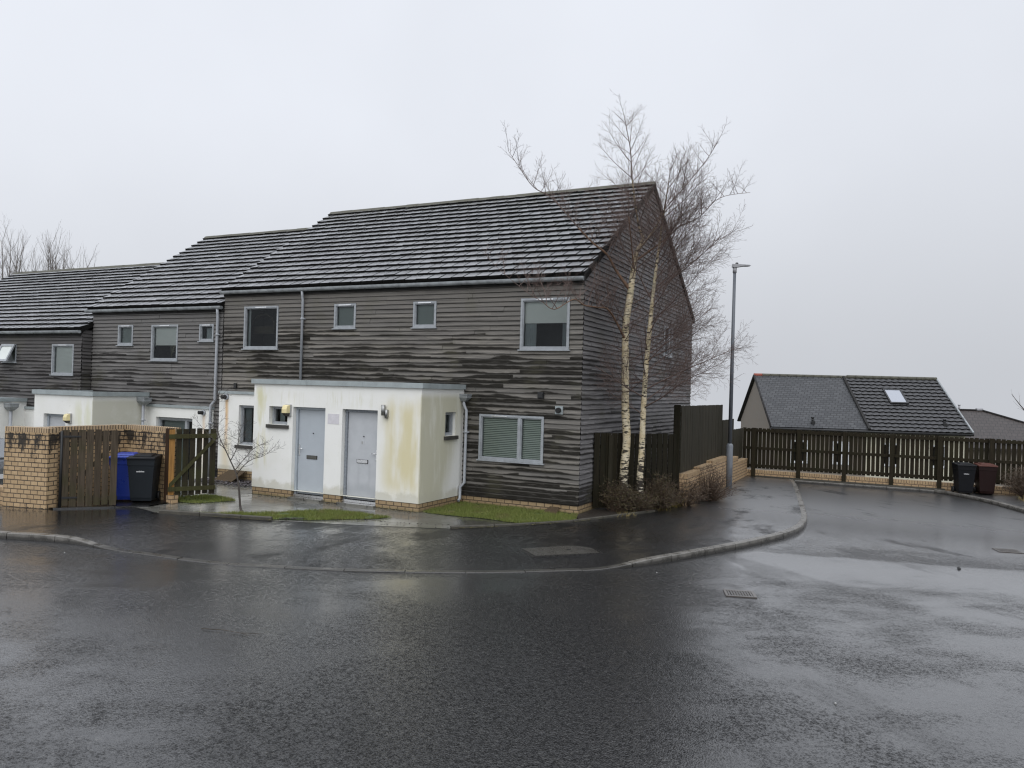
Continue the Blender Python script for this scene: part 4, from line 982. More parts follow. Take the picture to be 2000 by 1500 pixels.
    lawns = [[(-8.62, -3.55), (-8.3, -2.65), (-7.9, -2.6), (-7.1, -2.9), (-7.55, -3.75), (-8.0, -3.75)],
             [(-6.55, -4.78), (-5.9, -4.2), (-5.2, -3.55), (-4.75, -2.78), (-4.2, -2.62), (-3.0, -2.72), (-3.1, -3.0), (-3.6, -3.45), (-4.1, -3.95), (-4.75, -4.26), (-5.9, -4.58)],
             [(-2.88, -1.75), (-2.9, -.02), (.02, -.02), (.30, -.86), (-.1, -1.35), (-.6, -1.80), (-1.5, -1.72), (-2.3, -1.82)]]
    mb = MB(); gb = MB(); bare = [(-4.45, -4.02, .3)]
    for poly in lawns:
        cx = sum(p[0] for p in poly) / len(poly); cy = sum(p[1] for p in poly) / len(poly); mb.poly([(cx + (x - cx) * .97, cy + (y - cy) * .97, .014) for x, y in poly])
        x0 = min(p[0] for p in poly); x1 = max(p[0] for p in poly); y0 = min(p[1] for p in poly); y1 = max(p[1] for p in poly)
        n = int((x1 - x0) * (y1 - y0) * 6200)
        for _ in range(n):
            x, y = rnd.uniform(x0 - .1, x1 + .1), rnd.uniform(y0 - .1, y1 + .1); wo = .05 * mnoise.noise(V((x * 4, y * 4, 5))); wx = .05 * mnoise.noise(V((x * 4, y * 4, 8)))
            if not inside(x + wx, y + wo, poly) or mnoise.noise(V((x * 3.1, y * 3.1, 2))) > .5 or any((x - a) ** 2 + (y - b) ** 2 < r * r * rnd.uniform(.5, 1.3) for a, b, r in bare): continue
            k = mnoise.noise(V((x * 2.5, y * 2.5, 0)))
            hgt = rnd.uniform(.025, .06) * (1 + .7 * k); a = rnd.uniform(0, 6.283); w = .0042; l = rnd.uniform(.0, .035); a2 = rnd.uniform(0, 6.283)
            dx, dy = math.cos(a) * w, math.sin(a) * w
            gb.poly([(x - dx, y - dy, .012), (x + dx, y + dy, .012), (x + math.cos(a2) * l, y + math.sin(a2) * l, .016 + hgt)])
    kind(mb.build('lawn', M['lawn']), 'structure'); kind(gb.build('grass', M['grass']), 'stuff', 'short wet green grass of the front lawns', 'grass')
    mb = MB()
    for _ in range(1500):
        x, y = rnd.uniform(-10.75, -7.75), rnd.uniform(-1.05, -.06); r = rnd.uniform(.02, .05)
        z = .012 + rnd.uniform(0, .035); n = V((rnd.uniform(-.6, .6), rnd.uniform(-.6, .6), 1)).normalized(); a = n.orthogonal().normalized(); b = n.cross(a); c = V((x, y, z)); t = rnd.uniform(0, 6.28)
        pts = [c + a * r * math.cos(t + q) * rnd.uniform(.6, 1.2) + b * r * .6 * math.sin(t + q) * rnd.uniform(.6, 1.2) for q in (0, 1.3, 2.6, 3.9, 5.1)]
        mb.poly(pts)
    kind(mb.build('slate_chips', M['slatechip']), 'stuff', 'purple-grey slate chippings beside the porch', 'gravel')
    mb = MB(); bed = [(.34, -.75), (.72, .2), (1.26, 1.46), (1.46, 2.74), (1.75, 3.6), (2.0, 4.3), (1.9, 5.2), (1.5, 5.4), (1.42, 3.0), (0.03, .9), (.03, -.2)]
    mb.poly([(x, y, .02) for x, y in bed]); kind(mb.build('soil', M['soil']), 'structure')
    # dark crumbs of soil and leaves at the foot of the walls
    mb = MB()
    for a, b, n in (((-7.7, -1.9), (-5.6, -1.9), 90), ((-5.5, -1.93), (-5.0, -1.95), 60), ((-4.0, -1.9), (-2.9, -1.9), 70), ((-2.85, -1.8), (-2.85, -.1), 40), ((-2.8, -.06), (0, -.06), 120), ((-10.2, -6.3), (-9.1, -5.95), 60), ((-6.9, -4.7), (-.6, -2.5), 60), ((-4.6, -4.1), (-4.2, -3.85), 120)):
        for _ in range(n):
            t = rnd.random(); c = V((lerp(a[0], b[0], t) + rnd.gauss(0, .03), lerp(a[1], b[1], t) - abs(rnd.gauss(0, .05)), .02)); r = rnd.uniform(.008, .028)
            mb.poly([c + V((r * math.cos(k) * rnd.uniform(.5, 1.2), r * math.sin(k) * rnd.uniform(.5, 1.2), rnd.uniform(0, .02))) for k in (0, 1.4, 2.7, 4.2, 5.3)])
    kind(mb.build('leaf_litter', M['soil']), 'stuff', 'dark wet leaf litter along the wall feet', 'leaf litter')
build_ground()

# ------------------------------------------------------------------ road furniture
def cover():
    t = thing('access_cover', 'long rectangular metal access cover set in the wet pavement', 'manhole cover', (1.05, -3.55, 0))
    P = [(.27, -3.70), (1.29, -2.76), (1.80, -3.36), (.90, -4.28)]
    c = V((1.06, -3.52, 0)); 
    def zz(x, y): return -.052 + .0
    o = [V((x, y, zz(x, y) + .016)) for x, y in P]; i = [V((c.x + (p.x - c.x) * .93, c.y + (p.y - c.y) * .93, p.z)) for p in o]
    mb = MB()
    for k in range(4): mb.poly([o[k], o[(k + 1) % 4], i[(k + 1) % 4], i[k]]); mb.poly([o[k], o[(k + 1) % 4], o[(k + 1) % 4] + V((0, 0, -.05)), o[k] + V((0, 0, -.05))])
    mb.build('frame', M['castiron'], t)
    mb = MB(); mb.poly([p + V((0, 0, .001)) for p in [V((c.x + (p.x - c.x) * .915, c.y + (p.y - c.y) * .915, p.z)) for p in o]])
    l = mb.build('lid', M['coverlid'], t); mb = MB(); d = c + V((.12, .1, 0)); mb.poly([(d.x - .035, d.y - .02, o[0].z + .004), (d.x + .035, d.y - .01, o[0].z + .004), (d.x + .035, d.y + .03, o[0].z + .004), (d.x - .03, d.y + .025, o[0].z + .004)]); mb.build('lifting_hole', M['black'], l)
cover()
def drain(c, a, label, w=.42, d=.36):
    t = thing('drain_grate', label, 'drain', (c[0], c[1], -.1), group='road gully grates'); ca, sa = math.cos(a), math.sin(a)
    P = lambda u, v, z=0: V((c[0] + u * ca - v * sa, c[1] + u * sa + v * ca, -.088 + z))
    mb = MB(); h = lambda u0, u1, v0, v1: mb.hexa([P(u0, v0, -.03), P(u1, v0, -.03), P(u1, v1, -.03), P(u0, v1, -.03)], [P(u0, v0), P(u1, v0), P(u1, v1), P(u0, v1)])
    h(-w / 2, w / 2, -d / 2, -d / 2 + .04); h(-w / 2, w / 2, d / 2 - .04, d / 2); h(-w / 2, -w / 2 + .04, -d / 2 + .04, d / 2 - .04); h(w / 2 - .04, w / 2, -d / 2 + .04, d / 2 - .04); mb.build('frame', M['grate'], t)
    mb = MB(); n = 9
    for k in range(n):
        u = lerp(-w / 2 + .06, w / 2 - .06, k / (n - 1)); h(u - .011, u + .011, -d / 2 + .04, d / 2 - .04)
    mb.build('bars', M['grate'], t)
    mb = MB(); mb.poly([P(-w / 2 + .03, -d / 2 + .03, -.026), P(w / 2 - .03, -d / 2 + .03, -.026), P(w / 2 - .03, d / 2 - .03, -.026), P(-w / 2 + .03, d / 2 - .03, -.026)]); mb.build('pit', M['castiron'], t)
drain((4.27, -4.62), R(18), 'rusty drain grate in the road near the kerb corner'); drain((8.15, 1.5), R(14), 'drain grate in the road at the right edge of the view')
def litter():
    def peb(name, x, y, r, m, label, cat):
        mb = MB(); n = 7
        ring = lambda z, q: [(x + r * q * math.cos(k * 6.283 / n) * rnd.uniform(.8, 1.2), y + r * q * math.sin(k * 6.283 / n) * rnd.uniform(.8, 1.2), -.1 + z) for k in range(n)]
        a, b, c = ring(0, 1), ring(r * .7, .9), ring(r * 1.2, .4)
        for p, q in ((a, b), (b, c)):
            for k in range(n): mb.poly([p[k], p[(k + 1) % n], q[(k + 1) % n], q[k]])
        mb.poly(c); tag(mb.build(name, m), label, cat)
    peb('stone', 7.2, -.86, .028, M['stone'], 'small dark stone on the shiny wet road', 'stone')
    peb('litter', 5.75, -8.2, .013, M['paper'], 'tiny pale scrap of litter on the road, right foreground', 'litter')
    peb('litter', -5.6, -7.95, .012, M['paper'], 'tiny pale scrap of litter by the left kerb', 'litter')
    peb('litter', 2.9, -4.0, .011, M['paper'], 'tiny white speck of litter below the kerb corner', 'litter')
    mb = MB(); mb.tube([(-.75, -9.6, -.088), (-.5, -9.52, -.084), (-.28, -9.50, -.086), (-.02, -9.38, -.088)], [.006, .005, .004, .002], 5); mb.tube([(-.28, -9.5, -.086), (-.12, -9.52, -.086)], .003, 4)
    tag(mb.build('fallen_twig', M['bark']), 'thin fallen twig lying on the road', 'twig')
litter()

# ------------------------------------------------------------------ brick bin store
def bin_store():
    t = thing('bin_store', 'open yellow brick bin store with two slatted timber gates', 'bin store', (-9.2, -5, 0))
    top = 1.545; ct = 1.64
    # front wall (slightly skewed), back wall, right wall : brick bodies and on-edge copings
    def wall(a, b, th, name, x=0):
        a, b = V((*a, 0)), V((*b, 0)); d = (b - a).normalized(); n = V((-d.y, d.x, 0)) * th
        mb = MB(); mb.hexa([a - V((0, 0, .1)), b - V((0, 0, .1)), b + n - V((0, 0, .1)), a + n - V((0, 0, .1))], [q + V((0, 0, top)) for q in (a, b, b + n, a + n)])
        w = mb.build('wall', M['brick_wall'], t); mb = MB(); z0 = top + .002
        mb.hexa([q + V((0, 0, z0)) for q in (a, b, b + n, a + n)], [q + V((0, 0, ct)) for q in (a, b, b + n, a + n)]); mb.build('coping', M['soldier'], w)
    wall((-10.28, -6.15), (-9.20, -5.94), .265, 'front')
    wall((-9.62, -5.80), (-9.62, -3.83), .2, 'back')
    wall((-9.62, -3.83), (-8.10, -3.83), .2, 'right')
    mb = MB(); mb.box(-8.16, -8.045, -3.97, -3.845, 0, 1.63); mb.build('post', M['post'], t)
    mb = MB(); mb.box(-8.04, -7.86, -4.0, -3.84, -.02, .185); mb.build('pier_base', M['brick_far'], t)
    def gate(h, e, n, z0, zr, boardm, railm, back, firstm=None, sag=.0):
        h = V((*h, 0)); e = V((*e, 0)); d = (e - h).normalized(); L = (e - h).length; nn = V((-d.y, d.x, 0)) * back
        g = MB(); r2 = random.Random(n); pitch = L / n
        P = lambda u, z, q: h + d * u + nn * q + V((0, 0, z + sag * u / L))
        bs = []
        for k in range(n):
            u0 = k * pitch + .008; u1 = (k + 1) * pitch - r2.uniform(.012, .026); zt = zr + r2.uniform(-.012, .012); zb = z0 + r2.uniform(-.015, .015); lean = r2.uniform(-.006, .006)
            mb = g if not (firstm and k == 0) else MB()
            mb.hexa([P(u0, zb, 0), P(u1, zb, 0), P(u1, zb, .02), P(u0, zb, .02)], [P(u0 + lean, zt, 0), P(u1 + lean, zt, 0), P(u1 + lean, zt, .02), P(u0 + lean, zt, .02)])
            if mb is not g: bs.append(mb)
        G = g.build('gate', M[boardm], t)
        for mb in bs: mb.build('new_board', M[firstm], G)['label'] = 'bright orange-brown replacement board'
        rl = MB(); w = .095
        for z in (z0 + .14, zr - .16):
            rl = MB(); rl.hexa([P(.0, z - w / 2, .022), P(L, z - w / 2, .022), P(L, z - w / 2, .055), P(.0, z - w / 2, .055)], [P(.0, z + w / 2, .022), P(L, z + w / 2, .022), P(L, z + w / 2, .055), P(.0, z + w / 2, .055)])
            rl.build('rail', M[railm], G)
        br = MB(); zl, zh = z0 + .2, zr - .22
        br.hexa([P(.02, zl - .05, .023), P(L - .02, zh - .05, .023), P(L - .02, zh - .05, .052), P(.02, zl - .05, .052)], [P(.02, zl + .06, .023), P(L - .02, zh + .06, .023), P(L - .02, zh + .06, .052), P(.02, zl + .06, .052)])
        br.build('brace', M[railm], G)
        if not firstm:
            hi = MB(); z = zr - .14
            hi.hexa([P(-.03, z - .022, -.012), P(.34, z - .016, -.012), P(.34, z - .016, -.002), P(-.03, z - .022, -.002)], [P(-.03, z + .022, -.012), P(.34, z + .016, -.012), P(.34, z + .016, -.002), P(-.03, z + .022, -.002)])
            z = z0 + .17; hi.hexa([P(-.03, z - .022, -.012), P(.3, z - .016, -.012), P(.3, z - .016, -.002), P(-.03, z - .022, -.002)], [P(-.03, z + .022, -.012), P(.3, z + .016, -.012), P(.3, z + .016, -.002), P(-.03, z + .022, -.002)])
            hi.build('hinge', M['iron'], G)
        return G
    gate((-9.16, -5.66), (-8.45, -4.90), 7, .04, 1.61, 'gate', 'gate', 1)
    gate((-8.01, -4.0), (-7.43, -3.22), 7, .17, 1.62, 'gate2', 'rail_green', -1, 'newboard', .02)
    mb = MB(); mb.tube([(-9.165, -5.67, 0), (-9.165, -5.67, 1.58)], .03, 6); mb.build('hinge_post', M['iron'], t)
bin_store()
def low_wall():
    t = thing('garden_wall', 'stub of low yellow brick wall at the left edge behind the bin store', 'wall', (-11.2, -5.9, 0))
    mb = MB(); mb.box(-12.6, -10.45, -5.75, -5.55, -.5, .22); mb.build('wall', M['brick_far'], t); mb = MB(); mb.box(-12.6, -10.45, -5.76, -5.54, .222, .29); mb.build('coping', M['coping_far'], t)
low_wall()

def wheelie(loc, rz, body, lid, label, logo=None, group=None, s=1.):
    t = thing('wheelie_bin', label, 'wheelie bin', (0, 0, 0), 0, group)
    mb = MB(); H = .94
    lv = [(.0, .205, .20, .24), (.10, .215, .215, .25), (.11, .215, .225, .255), (.80, .262, .285, .30), (.81, .272, .295, .305), (H, .278, .30, .31)]
    r = [[(-w, -f, z), (w, -f, z), (w, b, z), (-w, b, z)] for z, w, f, b in lv]
    r[0] = [(p[0], p[1], .04) for p in r[0]]
    for a, b in zip(r, r[1:]):
        for k in range(4): mb.poly([a[k], a[(k + 1) % 4], b[(k + 1) % 4], b[k]])
    mb.poly(r[0][::-1]); mb.poly(r[-1]); bd = mb.build('body', M[body], t, .02)
    mb = MB(); mb.hexa([(-.295, -.335, H + .002), (.295, -.335, H + .002), (.295, .30, H + .002), (-.295, .30, H + .002)], [(-.285, -.325, H + .045), (.285, -.325, H + .045), (.29, .30, H + .075), (-.29, .30, H + .075)])
    mb.hexa([(-.2, -.2, H + .055), (.2, -.2, H + .055), (.2, .25, H + .07), (-.2, .25, H + .07)], [(-.17, -.16, H + .09), (.17, -.16, H + .09), (.17, .22, H + .10), (-.17, .22, H + .10)])
    mb.build('lid', M[lid], t, .012)
    mb = MB(); mb.tube([(-.2, .30, H + .02), (-.2, .38, H + .05), (.2, .38, H + .05), (.2, .30, H + .02)], .016, 8); mb.build('handle', M[lid], t)
    for sx in (-1, 1):
        mb = MB(); mb.tube([(sx * .225, .25, .10), (sx * .275, .25, .10)], .10, 18); mb.build('wheel', M['rubber'], t)
    if logo:
        mb = MB(); x = -.09; q = random.Random(4)
        for k in range(9):
            w = q.uniform(.010, .02); hgt = q.choice([.022, .022, .034]); zz = .665; y = -lerp(.225, .285, (zz - .11) / .69) - .003
            mb.poly([(x, y, zz), (x + w, y, zz), (x + w, y - .002, zz + hgt), (x, y - .002, zz + hgt)]); x += w + .004
        mb.build('print', M['whitepaint'], bd)
    t.scale = (s, s, s); t.location = loc; t.rotation_euler = (0, 0, rz)
    return t
wheelie((-8.93, -4.33, .03), R(40), 'blue', 'blue', 'bright blue wheelie bin half hidden by the left gate of the brick store', group='wheelie bins')
wheelie((-8.48, -4.22, .03), R(36), 'bindark', 'binblack', 'dark grey wheelie bin with white print beside the blue bin', True, group='wheelie bins')
wheelie((8.05, 10.75, 0), R(14), 'binblack', 'binblack', 'black wheelie bin in front of the long picket fence', True, group='wheelie bins', s=.88)
wheelie((8.62, 11.02, 0), R(10), 'binred', 'binredlid', 'red-brown wheelie bin with a pale lid by the picket fence', None, group='wheelie bins', s=.88)

# hatch leaning on the white bay's brick base, board leaning on the plinth under the cladding
mb = MB(); mb.hexa([(-10.30, -.62, .03), (-9.58, -.68, .03), (-9.58, -.64, .03), (-10.30, -.58, .03)], [(-10.22, -.13, .27), (-9.62, -.13, .27), (-9.62, -.09, .27), (-10.22, -.09, .27)])
tag(mb.build('timber_hatch', M['wood_board']), 'weathered brown board leaning on the brick base of the white wall', 'board')
mb = MB(); mb.hexa([(-.72, -.32, .02), (-.36, -.36, .02), (-.36, -.33, .02), (-.72, -.29, .02)], [(-.64, -.05, .13), (-.42, -.05, .13), (-.42, -.02, .13), (-.64, -.02, .13)])
tag(mb.build('timber_board', M['wood_board']), 'small brown board leaning on the plinth below the dark cladding', 'board')
# ------------------------------------------------------------------ fences
def board_run(mb, a, b, z0, z1, pitch, gap, th, nrm, jit=.012, zj=.01, rng=rnd, off=0.):
    a = V((*a, 0)); b = V((*b, 0)); d = (b - a).normalized(); L = (b - a).length; n = V(nrm); k = 0; u = 0
    while u < L - .03:
        e = min(u + pitch - gap + rng.uniform(-.006, .006), L); t0 = z0(u) if callable(z0) else z0; t1 = (z1(u) if callable(z1) else z1) + rng.uniform(-zj, zj); q = off + rng.uniform(0, jit * .4); le = rng.uniform(-.004, .004)
        P = lambda s, z, r: a + d * s + n * r + V((0, 0, z))
        mb.hexa([P(u, t0, q), P(e, t0, q), P(e, t0, q + th), P(u, t0, q + th)], [P(u + le, t1, q), P(e + le, t1, q), P(e + le, t1, q + th), P(u + le, t1, q + th)])
        u += pitch
def side_fence():
    t = thing('board_fence', 'dark wet board fence between the gable and the tall fence, behind the birches', 'fence', (.8, 1.8, 0)); a, b = (.05, .80), (1.46, 2.70); n = V((.80, -.595, 0))
    mb = MB(); board_run(mb, a, b, .06, lambda u: 1.765 - .012 * u, .162, .02, .02, n); mb.build('boards', M['fence_dark'], t)
    for z in (.4, 1.45):
        mb = MB(); q = -n * .03; mb.beam(V((*a, z)) + q, V((*b, z)) + q, .04, .09); mb.build('rail', M['fence_dark'], t)
    for s in (.18, .99):
        p = V((*a, 0)).lerp(V((*b, 0)), s) + (n * .06 if s < .5 else -n * .07); mb = MB(); mb.box(p.x - .04, p.x + .04, p.y - .04, p.y + .04, 0, 1.72); mb.build('post', M['fence_panel'] if s < .5 else M['fence_dark'], t)
side_fence()
def boundary():
    t = thing('boundary_wall', 'stepped yellow brick wall running back beside the lamp post', 'wall', (1.6, 7, 0)); X = 1.5; w = MB(); cp = MB()
    secs = [(2.78, 4.1, .78), (4.1, 5.6, .84), (5.6, 7.75, .90), (7.75, 9.55, .78), (9.55, 11.28, .60)]
    for a, b, z in secs:
        w.box(X, X + .22, a, b, -.1, z - .075); cp.box(X - .006, X + .226, a + .002, b - .002, z - .073, z)
    wl = w.build('wall', M['brick_far'], t); cp.build('coping', M['coping_far'], wl)
    t = thing('timber_fence', 'tall close-boarded fence in three descending steps on the brick wall', 'fence', (1.6, 7, .8)); n = (1, 0, 0)
    for a, b, z0, z1 in ((2.745, 7.70, .80, 2.42), (7.75, 9.55, .80, 1.96), (9.58, 11.25, .62, 1.62)):
        mb = MB(); board_run(mb, (X + .04, a), (X + .04, b), z0 - .0, z1, .125, .006, .02, n, zj=.006); mb.build('fence_panel', M['fence_panel'], t)
        mb = MB(); mb.box(X + .0, X + .035, a, b, z1 - .25, z1 - .16); mb.box(X, X + .035, a, b, z0 + .15, z0 + .24); mb.build('rail', M['fence_dark'], t)
    for y, z in ((2.73, 2.44), (7.72, 2.40), (9.56, 1.95)):
        mb = MB(); mb.box(X - .10, X + .03, y - .05, y + .05, 0, z); mb.build('post', M['fence_dark'], t)
    # closing panel seen end-on at the near end
    mb = MB(); board_run(mb, (X - .13, 2.74), (X + .05, 2.74), .78, 2.43, .09, .004, .02, (0, -1, 0), zj=.004); mb.build('end_panel', M['fence_dark'], t)
boundary()
def picket():
    t = thing('picket_fence', 'long dark slatted fence on a low brick wall closing the far end of the road', 'fence', (6, 11.4, 0)); Y = 11.42
    mb = MB(); mb.box(1.5, 16.5, Y + .0, Y + .2, -.4, .12); w = mb.build('dwarf_wall', M['brick_far'], t)
    mb = MB(); mb.box(1.5, 16.5, Y - .005, Y + .205, .122, .215); mb.build('coping', M['coping_far'], w)
    mb = MB(); mb.box(2.0, 7.6, Y - .12, Y - .002, -.12, .035); mb.build('concrete_footing', M['edging'], w)
    ps = [1.91, 3.35, 4.74, 6.11, 7.44, 8.80, 10.15, 11.5, 12.9, 14.3, 15.7]
    rng = random.Random(11); prev = 1.53
    for p in ps + [16.5]:
        mb = MB(); zt = 1.625 + rng.uniform(-.012, .012)
        board_run(mb, (prev, Y + .06), (p, Y + .06), .27, zt, .132, .027, .02, (0, 1, 0), rng=rng); mb.build('slat_panel', M['fence_far'], t)
        for z in (.36, .95, 1.545):
            mb = MB(); mb.box(prev + .005, p - .005, Y + .015, Y + .055, z - .045, z + .045); mb.build('rail', M['fence_far'], t)
        prev = p
    for p in ps:
        mb = MB(); mb.box(p - .06, p + .06, Y - .105, Y + .013, -.1, 1.64); o = mb.build('post', M['fence_far'], t)
picket()

# ------------------------------------------------------------------ street lamp
def lamp():
    x, y = 1.79, 7.72; t = thing('street_lamp', 'slim grey street lamp with a flat lantern standing beside the brick wall', 'street lamp', (x, y, 0))
    mb = MB(); mb.tube([(x, y, -.1), (x, y, 1.22), (x, y, 1.28)], [.098, .098, .062], 20); mb.build('base_section', M['lampbase'], t)
    mb = MB(); mb.tube([(x, y, 1.27), (x + .01, y, 6.38)], [.060, .044], 18); mb.build('pole', M['lamp'], t)
    mb = MB(); mb.fbox(frame((x, y, 0), (.87, .49, 0), (.49, -.87, 0)), -.01, .06, .55, .9, .082, .101); mb.build('access_door', M['lampbase'], t)
    mb = MB(); mb.tube([(x + .01, y, 6.36), (x + .01, y, 6.52)], .058, 14); mb.build('bracket', M['lantern'], t)
    U = V((.90, .44, 0)); P = frame((x, y, 0), U, (.44, -.90, 0)); mb = MB()
    prof = [(-.06, 6.515, 6.625, .07), (.05, 6.52, 6.625, .085), (.18, 6.55, 6.618, .11), (.28, 6.568, 6.615, .11), (.41, 6.572, 6.61, .10), (.465, 6.578, 6.598, .08)]
    ri = [[P(u, b, -w), P(u, b, w), P(u, tz - .012, w), P(u, tz, w * .7), P(u, tz, -w * .7), P(u, tz - .012, -w)] for u, b, tz, w in prof]
    for a, b in zip(ri, ri[1:]):
        for k in range(6): mb.poly([a[k], a[(k + 1) % 6], b[(k + 1) % 6], b[k]], 1 if k == 0 else 0)
    mb.poly(ri[0]); mb.poly(ri[-1]); l = mb.build('lantern', [M['lantern'], M['iron']], t)
    mb = MB(); c = P(.07, 6.62); mb.tube([c, c + V((0, 0, .035)), c + V((0, 0, .05))], [.045, .045, .03], 12); mb.build('light_sensor', M['iron'], l)
lamp()

# ------------------------------------------------------------------ far houses
def semi():
    R0, e, n, ln, run, drop = V((-.33, 25.43, 3.75)), V((math.cos(.37), math.sin(.37), 0)), V((math.sin(.37), -math.cos(.37), 0)), 8.85, 3.65, 2.40
    t = thing('semi_detached_house', 'pair of low houses beyond the fence, half slate, half tile roof with a rooflight', 'house', R0 + V((0, 0, -6)))
    sp = 4.38; Z = V((0, 0, 1)); base = -6.0
    def pt(u, s, h=0):  # u along ridge, s 0 ridge..1 eaves (front), h above the slope
        sn = (n * drop + Z * run).normalized(); return R0 + e * u + n * run * s - Z * drop * s + sn * h
    def pb(u, s, h=0):
        sn = (-n * drop + Z * run).normalized(); return R0 + e * u - n * run * s - Z * drop * s + sn * h
    w = MB(); q = .93
    A = lambda u, s, z: R0 + e * u + n * run * s + Z * (z - 3.75)
    zt = 1.36 + drop * (1 - q) - .12
    w.poly([A(.05, q, base), A(.05, -q, base), A(.05, -q, zt), A(.05, 0, 3.65), A(.05, q, zt)], 0)
    w.poly([A(ln - .05, q, base), A(ln - .05, -q, base), A(ln - .05, -q, zt), A(ln - .05, 0, 3.65), A(ln - .05, q, zt)], 1)
    P = lambda u, z, d=0: A(u, q, z) + n * d
    wh = [(1.0, 1.8, -.35, .72), (2.9, 3.7, -.35, .72), (5.1, 5.9, -.35, .72), (7.3, 8.0, -.35, .7)]
    wall_holes(w, P, .05, sp, base, zt, [h for h in wh if h[1] < sp], rev=.1, pocket=.5, m=0, mr=2, mp=3); wall_holes(w, P, sp, ln - .05, base, zt, [h for h in wh if h[0] > sp], rev=.1, pocket=.5, m=1, mr=2, mp=3)
    wl = w.build('wall', [M['harl'], M['harl2'], M['white'], M['darkroom']], t)
    for h in wh: window(t, P, *h, fill='none', vent=False, mat='white', d=-.01, mull=((h[0] + h[1]) / 2,), fw=.07)
    # left half : slates.  Local mesh frame so that the slate courses follow the slope
    def slope_sheet(name, u0, u1, mat, front=True):
        f = pt if front else pb; mb = MB(); c = [f(u0, 0, 0), f(u1, 0, 0), f(u1, 1.03, 0), f(u0, 1.03, 0)]; d = [f(u0, 0, .06), f(u1, 0, .06), f(u1, 1.03, .06), f(u0, 1.03, .06)]
        mb.hexa(c, d); o = mb.build(name, mat, t); return o
    slope_sheet('slate_roof', -.04, sp, M['slateroof']); slope_sheet('rear_roof', -.04, ln + .04, M['slateroof'], False)
    # right half : real tile courses
    mb = MB(); rows = 15; cols = 15; L = 1.03
    for i in range(rows):
        s0 = L * i / rows; s1 = L * (i + 1) / rows + .01; prev = None
        N = cols * 4
        for k in range(N):
            u0 = sp + .02 + (ln + .06 - sp - .02) * k / N; u1 = sp + .02 + (ln + .06 - sp - .02) * (k + 1) / N
            w0 = .026 * (1 if (k % 4) in (1, 2) else 0); w1 = .026 * (1 if ((k + 1) % 4) in (1, 2) else 0)
            mb.poly([pt(u0, s0, .02 + w0), pt(u1, s0, .02 + w1), pt(u1, s1, .085 + w1), pt(u0, s1, .085 + w0)], 0)
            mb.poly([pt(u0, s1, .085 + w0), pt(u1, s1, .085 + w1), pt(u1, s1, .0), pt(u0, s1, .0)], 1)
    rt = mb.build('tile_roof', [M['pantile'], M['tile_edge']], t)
    mb = MB(); mb.hexa([pt(sp, 0, -.08), pt(ln + .06, 0, -.08), pt(ln + .06, 1.03, -.08), pt(sp, 1.03, -.08)], [pt(sp, 0, .0), pt(ln + .06, 0, .0), pt(ln + .06, 1.03, .0), pt(sp, 1.03, .0)]); mb.build('roof_deck', M['under'], rt)
    mb = MB(); mb.hexa([pt(ln + .05, 0, .0), pt(ln + .12, 0, .0), pt(ln + .12, 1.04, .0), pt(ln + .05, 1.04, .0)], [pt(ln + .05, 0, .12), pt(ln + .12, 0, .12), pt(ln + .12, 1.04, .12), pt(ln + .05, 1.04, .12)]); mb.build('verge', M['gutter'], rt)
    mb = MB(); mb.hexa([pt(sp - .05, 0, .0), pt(sp + .05, 0, .0), pt(sp + .05, 1.04, .0), pt(sp - .05, 1.04, .0)], [pt(sp - .05, 0, .15), pt(sp + .05, 0, .15), pt(sp + .05, 1.04, .15), pt(sp - .05, 1.04, .15)]); mb.build('party_verge', M['under'], rt)
    rg = MB(); k = -.05; i = 0
    while k < ln: 
        k2 = min(k + .42, ln + .1); m = 1 if i == 0 else 0; up = .03 if k > sp - .1 else 0
        c0, c1 = pt(k, 0, 0) + Z * (.05 + up), pt(k2 - .008, 0, 0) + Z * (.05 + up); rg.tube([c0, c1], .095, 8, m); k = k2; i += 1
    rg.build('ridge_cap', [M['ridge'], M['redridge']], t)
    # rooflight
    mb = MB(); u0, u1, s0, s1 = 6.03, 6.75, .27, .52
    for a, b, c, d in ((u0 - .07, u1 + .07, s0 - .02, s0), (u0 - .07, u1 + .07, s1, s1 + .02), (u0 - .07, u0, s0, s1), (u1, u1 + .07, s0, s1)):
        mb.hexa([pt(a, c, .05), pt(b, c, .05), pt(b, d, .05), pt(a, d, .05)], [pt(a, c, .16), pt(b, c, .16), pt(b, d, .16), pt(a, d, .16)])
    f = mb.build('rooflight', M['iron'], t); mb = MB(); mb.poly([pt(u0, s0, .135), pt(u1, s0, .135), pt(u1, s1, .135), pt(u0, s1, .135)]); mb.build('pane', M['rooflight'], f)
    for u, s in ((1.95, .93), (7.9, .9)):
        mb = MB(); p = pt(u, s, .05); mb.tube([p, p + Z * .22], .05, 8); mb.tube([p + Z * .2, p + Z * .27], .075, 8); mb.tube([p + n * .05, p + n * .16], .09, 8); mb.build('vent_pipe', M['iron'], t)
    g = MB(); g.tube([pt(-.05, 1.05, .0), pt(ln + .1, 1.05, .0)], .06, 8); g.build('gutter', M['iron'], t)
    g = MB(); a, b = pt(-.05, 1.0, -.1), pt(ln + .08, 1.0, -.1); g.hexa([a - Z * .12, b - Z * .12, b - Z * .12 + n * .05, a - Z * .12 + n * .05], [a + Z * .05, b + Z * .05, b + Z * .05 + n * .05, a + Z * .05 + n * .05]); g.build('fascia', M['under'], t)
    g = MB(); g.tube([pt(-.04, 0, .05), pt(-.04, 1.03, .05)], .05, 6); g.tube([pb(-.04, 0, .05), pb(-.04, 1.03, .05)], .05, 6); g.build('verge', M['under'], t)
semi()
